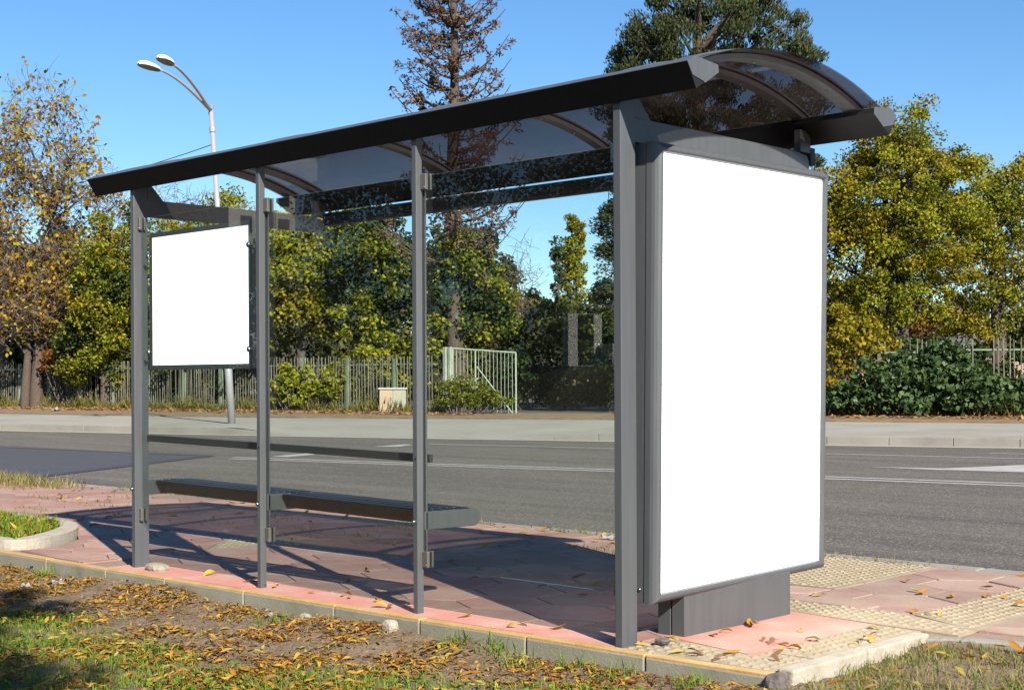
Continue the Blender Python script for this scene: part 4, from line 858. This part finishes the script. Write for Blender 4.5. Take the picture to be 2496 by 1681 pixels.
s = MB(); Q = np.concatenate([along_pts([(-56, 20.3), (-44, 21.0), (-34, 22.0), (-26, 23.3)], 4200, .8), along_pts([(-27, 22.6), (-24.5, 23.2)], 300, .4), along_pts([(-19.5, 24.6), (-14.4, 26.6), (-3, 31)], 1800, .45)])
C = np.concatenate([Q, np.full((len(Q), 1), .108)+rng.uniform(0, .03, (len(Q), 1))], 1); s.leaves(C, unit(len(Q))*[1, 1, .2], unit(len(Q))*.5+[0, 0, 1], .14*rng.uniform(.5, 1.2, len(Q)), .09); build('verge_leaf_litter', s, M['litter_far'], kind='stuff')
# wall and shed beyond the right fence
P0 = np.array(at(1985, 46)[:2]); P1 = np.array(at(2700, 46)[:2]); d = (P1-P0)/np.linalg.norm(P1-P0); nrm = np.array([-d[1], d[0]])
gw = thing('garden_wall', 'low salmon rendered garden wall glimpsed through the right fence and brambles', 'wall', (*P0, .1))
def wq(s, t0, t1, h0, h1, w_): q = [P0+d*t0-nrm*w_, P0+d*t1-nrm*w_, P0+d*t1+nrm*w_, P0+d*t0+nrm*w_]; s.add([(*p, h0) for p in q]+[(*p, h1) for p in q], [[3, 2, 1, 0], [4, 5, 6, 7]]+[[i, (i+1) % 4, 4+(i+1) % 4, 4+i] for i in range(4)])
s = MB(); wq(s, 0, 14, 0, 1.62, .12); build('wall_body', s, M['wall_pink'], gw); s = MB(); wq(s, 0, 14, 1.622, 1.70, .17); build('coping', s, M['concrete'], gw)
sx, sy, _ = at(2275, 52); hs = thing('garden_shed', 'small pale shed with grey sheet roof under the golden tree', 'shed', (sx, sy, .1))
s = MB(); s.box(sx-1.2, sx+1.2, sy, sy+2, 0, 2.1); build('wall', s, M['concrete'], hs); s = MB(); s.prism_x([(sy-.2, 2.1), (sy+2.2, 2.6), (sy+2.2, 2.66), (sy-.2, 2.16)], sx-1.4, sx+1.4); build('roof', s, M['roof_grey'], hs)

# ------------------------------------------------------------------ behind the standpoint: what the glass mirrors and what shades the bed
def big_tree_behind():
    b = np.array([7.2, -7.2, -.1]); root = thing('shade_tree', 'broad leafy tree behind the standpoint whose crown shades the lawn', 'tree', b); lob = np.array([[4.45, -5.05, 5.3, 1.25, .95, .9, 100], [6.6, -6.8, 6.2, 1.7, 1.5, 1.3, 100], [3.25, -3.75, 4.8, .6, .35, .4, 16], [5.2, -4.75, 4.9, .5, .3, .4, 10]])
    C = []
    for x, y, z, a, bb, c, n in lob: d = unit(int(n)); C.append(np.array([x, y, z])+d*np.array([a, bb, c])*(rng.random(int(n))**.4)[:, None])
    C = np.concatenate(C); C = C[rng.random(len(C)) < .72]; wood = MB(); zz = np.linspace(-.2, 5.8, 8); T = np.stack([b[0]-.1*zz, b[1]+.05*zz, zz], 1); wood.tube(T, np.linspace(.2, .07, 8), 8, cap=False); limbs(wood, T, C, 14, .16); build('trunk', wood, M['bark'], root, smooth=True)
    f = MB(); foliage(f, C, 34, .24, .12, .06); build('crown', f, M['lf_green'], root)
big_tree_behind()
kx, ky = -36.2, -40.6; s = MB(); s.add([(-30, -31, -.28), (-24, -44, -.28), (-34, -56, -.28), (-46, -52, -.28), (-44, -38, -.28), (-34.2, -38.2, 1.6), (-33, -41.5, 1.6), (-35, -45, 1.6), (-40, -44, 1.6), (-39, -39, 1.6)], [[0, 1, 6, 5], [1, 2, 7, 6], [2, 3, 8, 7], [3, 4, 9, 8], [4, 0, 5, 9], [5, 6, 7, 8, 9]]); struct('grass_bank', s, M['earth'])
kk = thing('kiosk', 'small white street kiosk with dark door mirrored in the right glass pane', 'kiosk', (kx, ky, -.1))
s = MB(); s.box(kx-.3, kx, ky-1.9, ky+.3, 1.55, 4.1); build('wall', s, M['lamp_white'], kk); s = MB(); s.box(kx-.4, kx+.3, ky-2.2, ky+.5, 4.105, 4.3); build('roof', s, M['roof_grey'], kk)
s = MB(); s.box(kx+.004, kx+.06, ky-1.3, ky-.35, 1.7, 3.85); build('door', s, M['window'], kk); s = MB(); s.box(kx+.1, kx+.8, ky-2.5, ky-1.65, 1.55, 2.6); build('counter', s, M['lamp_white'], kk)
ap = thing('apartment_block', 'cream apartment block mirrored at the top of the middle glass pane', 'building', (-121, -83, -.1))
s = MB(); s.box(-136, -118, -88.5, -80, -.3, 22.5); build('wall', s, M['wall_white'], ap); s = MB(); s.box(-136.3, -117.6, -88.9, -79.6, 22.51, 22.9); build('roof', s, M['roof_grey'], ap)
for zf in range(7):
    for yy in (-87, -84.6, -82.2):
        s = MB(); s.box(-117.995, -117.94, yy-.7, yy+.7, 1+zf*3.1, 2.7+zf*3.1); build('window', s, M['window'], ap)

s = MB(); C = []
for t in np.linspace(0, 1, 60):
    for k in range(46): C.append((-74+68*t+rng.normal(0, 2.2), -28-30*t+rng.normal(0, 2.2)-8*math.sin(t*PI), rng.uniform(.3, 14.5+1.6*math.sin(t*23))))
C = [c for c in C if not (.655 < (4.4-c[1])/(3.55-c[0]) < .775 and c[2] > 8.6)]
foliage(s, np.array(C), 80, 1.25, .24, .17); build('sky_block_woodland', s, M['lf_far'], kind='stuff')  # unseen woodland, added and raised to keep sky reflections off the glass
# ------------------------------------------------------------------ near lawn, litter and small finds
def blades(n, xf, z0f, hmin, hmax, wd, mat, name, spread=.7):
    s = MB(); P = xf(n); n = len(P); z = z0f(P[:, 0], P[:, 1]); h = rng.uniform(hmin, hmax, n); az = rng.uniform(0, 6.28, n); ln = rng.uniform(.1, spread, n)
    d = np.stack([np.cos(az)*ln, np.sin(az)*ln, np.ones(n)], 1); b = np.stack([P[:, 0], P[:, 1], z-.005], 1); side = np.stack([-np.sin(az), np.cos(az), np.zeros(n)], 1)*wd/2
    m1 = b+d*h[:, None]*.5; tip = b+d*h[:, None]; tip[:, 2] -= .35*ln*h; tip[:, :2] += (np.stack([np.cos(az), np.sin(az)], 1)*ln[:, None]*h[:, None]*.35)
    V = np.stack([b-side, b+side, m1+side*.8, m1-side*.8, tip+side*.12, tip-side*.12], 1).reshape(-1, 3); i = np.arange(n)[:, None]*6
    F = np.concatenate([i+np.array([[0, 1, 2, 3]]), i+np.array([[3, 2, 4, 5]])]); s.add(V, F); return build(name, s, M[mat], kind='stuff')
def lawn_pts(n):
    x = rng.uniform(-4.6, .9, n); y = rng.uniform(-2.3, -.15, n)
    edge = -.90+.10*np.sin(2.2*x+1)+.07*np.sin(6.1*x)+.38*np.clip((x+1.6)/1.4, 0, 1.25)          # grass begins this far from the edging
    pat = np.sin(5.3*x+1.7*np.sin(3.1*y))*np.sin(6.1*y+.9*x)
    p = np.clip((edge-y)/.22, 0, 1)*(.55+.45*(pat > -.35))+.015
    k = rng.random(n) < p; return np.stack([x[k], y[k]], 1)
blades(52000, lawn_pts, soil_z, .018, .062, .0036, 'grass', 'lawn_grass')
def tuft_pts(n):
    c = np.array([[-.75, -.16], [-.55, -.14], [-.15, -.13], [-.35, -.22], [-4.2, -.24], [-1.9, -.3], [.1, -.2], [.45, -.16]]); i = rng.integers(0, len(c), n); return c[i]+rng.normal(0, .045, (n, 2))
blades(420, tuft_pts, soil_z, .03, .10, .004, 'grass', 'grass_tufts', 1.0)
def right_pts(n):
    x = rng.uniform(.78, 3.2, n); y = rng.uniform(-.6, 1.15, n); lim = 1.0+.2*np.clip((x-.8)/.9, 0, 1); k = (y < lim-.02) & (rng.random(n) < .35+.65*(np.sin(7*x)*np.sin(6*y+1) > -.2)); return np.stack([x[k], y[k]], 1)
blades(26000, right_pts, soil_z, .018, .055, .0036, 'grass_dry', 'dry_lawn', 1.3)
blades(2500, lambda n: right_pts(n), soil_z, .03, .07, .005, 'grass', 'green_clumps', 1.2)
def isl_pts(n): 
    x = rng.uniform(-8.5, -5.1, n); y = rng.uniform(-.2, .74, n); k = np.array([inside(i_, a, b) for a, b in zip(x, y)]); return np.stack([x[k], y[k]], 1)
blades(9000, isl_pts, lambda x, y: np.full(len(x), .035), .04, .11, .006, 'grass', 'island_grass')
def strip_pts(n): 
    x = rng.uniform(-13.5, -9.3, n); y = 2.75+rng.normal(0, .2, n)-.0*x; k = (y < 3.05) & (rng.random(n) < np.clip((-9.2-x)/1.8, 0, 1)); return np.stack([x[k], y[k]], 1)
blades(5000, strip_pts, lambda x, y: np.zeros(len(x)), .05, .14, .008, 'grass_dry', 'kerb_grass')
def joint_pts(n):
    c = np.stack([rng.uniform(-9, -.5, 60), np.where(rng.random(60) < .7, 3.03, rng.uniform(1.0, 2.9, 60))], 1); i = rng.integers(0, 60, n); return c[i]+rng.normal(0, 1, (n, 2))*[.14, .025]
blades(2200, joint_pts, lambda x, y: np.zeros(len(x)), .02, .06, .005, 'grass_dry', 'joint_grass', 1.4)
# curled willow-like leaves
def leaf_geo(L, W, curl, twist, k=6):
    V = []; F = []
    for i in range(k+1):
        t = i/k; wd = W*math.sin(PI*min(1, max(.02, t))**.85)*.5; a = curl*(t-.5); x = L*(math.sin(a)/curl if abs(curl) > .01 else t-.5); z = L*((1-math.cos(a))/curl if abs(curl) > .01 else 0); tw = twist*(t-.5)
        for sgn in (-1, 0, 1):
            yy = sgn*wd; up = abs(sgn)*wd*.45; V.append((x, yy*math.cos(tw)-up*math.sin(tw)*0, z+up+yy*math.sin(tw)))
    for i in range(k):
        for e in (0, 1): F.append([3*i+e, 3*i+3+e, 3*i+4+e, 3*i+1+e])
    V = np.array(V); V[:, 2] -= V[:, 2].min(); return V, np.array(F)
def scatter(name, P, z, smin, smax, mat, seed, tiltm=.5):
    r = np.random.default_rng(seed); s = MB(); vs = [leaf_geo(1, r.uniform(.13, .28), r.normal(0, .8), r.uniform(-1.2, 1.2)) for _ in range(14)]
    idx = r.integers(0, 14, len(P))
    for q in range(14):
        k = np.where(idx == q)[0]
        if not len(k): continue
        V, F = vs[q]; n = len(k); sc = smin+(smax-smin)*r.random(n)**1.15; az = r.uniform(0, 6.28, n); rx_ = r.normal(0, tiltm, n); ry_ = r.normal(0, tiltm*.6, n)
        X = V[None]*sc[:, None, None]; y = X[:, :, 1]*np.cos(rx_)[:, None]-X[:, :, 2]*np.sin(rx_)[:, None]; zz = X[:, :, 1]*np.sin(rx_)[:, None]+X[:, :, 2]*np.cos(rx_)[:, None]; x = X[:, :, 0]
        x2 = x*np.cos(ry_)[:, None]+zz*np.sin(ry_)[:, None]; z2 = -x*np.sin(ry_)[:, None]+zz*np.cos(ry_)[:, None]
        z2 = z2-z2.min(1, keepdims=True)*.8
        W_ = np.stack([x2*np.cos(az)[:, None]-y*np.sin(az)[:, None]+P[k, 0:1], x2*np.sin(az)[:, None]+y*np.cos(az)[:, None]+P[k, 1:2], z2+z[k][:, None]+.002], -1)
        m = V.shape[0]; s.add(W_.reshape(-1, 3), (np.arange(n)[:, None, None]*m+F[None]).reshape(-1, 4))
    return build(name, s, M[mat], kind='stuff', smooth=True)
def litter_pts(n):
    x = rng.uniform(-5.0, .72, n); e = np.interp(x, [p[0] for p in ED], [p[1] for p in ED]); y = e-.02-np.abs(rng.random(n))*2.0
    pat = np.sin(4.1*x+2.2*np.sin(3.7*y))*np.sin(5.2*y+1.9*np.sin(2.1*x))+.5*np.sin(13*x+4*y)
    k = rng.random(n) < np.clip(.38+.8*pat, .07, 1); return np.stack([x[k], y[k]], 1)
P = litter_pts(23000); scatter('leaf_litter', P, soil_z(P[:, 0], P[:, 1])+rng.uniform(0, .022, len(P))*(P[:, 1] < -.75), .022, .072, 'litter', 5, .3)
P = litter_pts(26000); C = np.stack([P[:, 0], P[:, 1], soil_z(P[:, 0], P[:, 1])+.006+rng.uniform(0, .012, len(P))], 1); s = MB(); s.leaves(C, unit(len(C))*[1, 1, .25], unit(len(C))*.45+[0, 0, 1], rng.uniform(.008, .034, len(C)), rng.uniform(.004, .012, len(C)), .3); build('leaf_fragments', s, M['litter'], kind='stuff')
P = lawn_pts(9000); P = P[rng.random(len(P)) < .20]; scatter('lawn_leaf_litter', P, soil_z(P[:, 0], P[:, 1])+rng.uniform(.006, .045, len(P)), .026, .075, 'litter', 15, .45)
P = lawn_pts(5200); n = len(P); P = P[np.sin(4.7*P[:, 0]+2)*np.sin(5.3*P[:, 1]) > .1]; n = len(P); C = np.stack([P[:, 0], P[:, 1], soil_z(P[:, 0], P[:, 1])+rng.uniform(.012, .04, n)], 1); s = MB(); s.leaves(C, unit(n)*[1, 1, .5], unit(n)*.5+[0, 0, 1], rng.uniform(.018, .042, n), rng.uniform(.010, .02, n), .25); build('clover_patches', s, M['clover'], kind='stuff')
P = right_pts(420); scatter('lawn_leaves', P, soil_z(P[:, 0], P[:, 1])+.012, .04, .095, 'litter', 6)
P = isl_pts(1300); scatter('island_leaves', P, np.full(len(P), .05), .05, .12, 'litter', 8)
# single leaves fallen on the paving
LG = 'leaves fallen on the paving'; protos = []
for k in range(9):
    V, F = leaf_geo(1, random.uniform(.24, .4), random.uniform(-1.2, 1.5), random.uniform(-1, 1)); s = MB(); s.add(V*1.0, F)
    mt = ('leaf_orange', 'leaf_yellow', 'leaf_brown')[k % 3]; me = build('fallen_leaf', s, M[mt], smooth=True); protos.append((me.data, mt)); bpy.data.objects.remove(me)
ZONES = [('on the yellow tactile paving', [(.02, .03), (.66, .03), (.66, 1.1), (.46, 1.1), (.46, .2), (.02, .26)], 16), ('on the coral slab by the box foot', [(.06, .36), (.44, .3), (.44, 1.1), (.06, 1.1)], 9), ('on the sunny red paving right of the box', [(-.2, 1.5), (.8, 1.5), (.8, 3.0), (-.2, 3.0)], 16),
         ('on the paving under the shelter roof', [(-4.2, .9), (-1.2, .2), (-.2, .5), (-1.2, 3.0), (-4.2, 3.0)], 34), ('on the open red paving left of the shelter', [(-9.5, .95), (-4.6, .95), (-4.6, 2.95), (-9.5, 2.95)], 46), ('on the coral strip along the back posts', [(-3.6, -.06), (-.1, .03), (-.1, .15), (-3.6, .14)], 16), ('beside the near road kerb', [(-6, 2.85), (-.4, 2.85), (-.4, 3.05), (-6, 3.05)], 18)]
for zn, poly, cnt in ZONES:
    xs = [p[0] for p in poly]; ysn = [p[1] for p in poly]; k = 0
    while k < cnt:
        x, y = random.uniform(min(xs), max(xs)), random.uniform(min(ysn), max(ysn))
        if not inside(poly, x, y): continue
        if -.12 < x < .06 and .3 < y < 1.2: continue
        me, mt = random.choice(protos); o = bpy.data.objects.new('fallen_leaf', me); COL.objects.link(o); o.location = (x, y, .006); sc = random.uniform(.05, .10)*(1.25 if 'open' in zn or 'kerb' in zn else 1); o.scale = (sc, sc, sc)
        o.rotation_euler = (random.gauss(0, .25), random.gauss(0, .15), random.uniform(0, 6.28)); tag(o, {'leaf_orange': 'orange', 'leaf_yellow': 'yellow', 'leaf_brown': 'brown'}[mt]+' curled leaf lying '+zn, 'leaf', LG); k += 1
# stones and scraps
def rock(nm, label, x, y, z, a, b, c, mat, seed, cat='stone'):
    r = np.random.default_rng(seed); s = MB(); s.sphere((0, 0, 0), 1, 12, 8); V = s.v[0]; d = V/(np.linalg.norm(V, axis=1, keepdims=True)+1e-9); k = r.normal(size=(6, 3))*2.2; V = d*(1+.16*np.sin(d@k.T+r.uniform(0, 6, 6)).sum(1)*.5)[:, None]; V = np.sign(V)*np.abs(V)**.8; s.v[0] = V*np.array([a, b, c])+np.array([x, y, z])
    root = build(nm, s, M[mat]); return tag(root, label, cat)
rock('rubble_stone', 'flat pale limestone chunk wedged at the foot of the left corner post', -3.40, .02, .012, .085, .05, .028, 'stone', 1)
rock('round_stone', 'round pale stone lying against the edging near the third post', -1.20, -.155, -.045, .034, .032, .036, 'stone', 2)
rock('rubble_stone', 'small square pale stone on the soil between second and third post', -1.78, -.18, -.065, .028, .022, .024, 'stone', 3)
rock('pebble', 'small dark brown stone on the paving beside the right corner post', .085, .14, .012, .032, .026, .018, 'stone_dark', 4)
rock('corner_stone', 'rough grey stone set at the corner where the two kerbs meet', .735, -.045, -.035, .042, .034, .05, 'stone_dark', 5)
rock('pebble', 'small pale pebble on soil below the second post', -2.05, -.19, -.075, .02, .018, .014, 'stone', 6)
def scrap(nm, label, x, y, z, L, W, seed):
    r = np.random.default_rng(seed); s = MB(); n = 6; X, Y = np.meshgrid(np.linspace(-.5, .5, n), np.linspace(-.5, .5, n), indexing='ij'); V = np.stack([x+X.ravel()*L+r.normal(0, L*.05, n*n), y+Y.ravel()*W+r.normal(0, W*.05, n*n), z+np.abs(r.normal(0, L*.16, n*n))], 1)
    i = np.arange(n-1)[:, None]*n+np.arange(n-1)[None]; s.add(V, np.stack([i, i+n, i+n+1, i+1], -1).reshape(-1, 4)); return tag(build(nm, s, M['paper']), label, 'litter')
scrap('paper_scrap', 'crumpled pale paper scrap on the leafy soil at the left edge', -3.85, -.55, -.085, .10, .07, 1)
scrap('paper_scrap', 'larger torn pale scrap on the soil left of the first post', -3.80, -.36, -.085, .12, .09, 2)
scrap('paper_scrap', 'twisted white paper scrap on the paving beyond the right corner post', -2.46, 2.85, .004, .10, .04, 3)
scrap('plastic_scrap', 'white plastic scrap among the far verge leaves', *at(133, 47.0)[:2], .10, .4, .25, 4)
s = MB(); s.tube([(-.83, -.30, -.088), (-.79, -.265, -.086)], .004, 8); tag(build('cigarette_end', s, M['paper']), 'white cigarette end on the soil near the right post', 'litter')
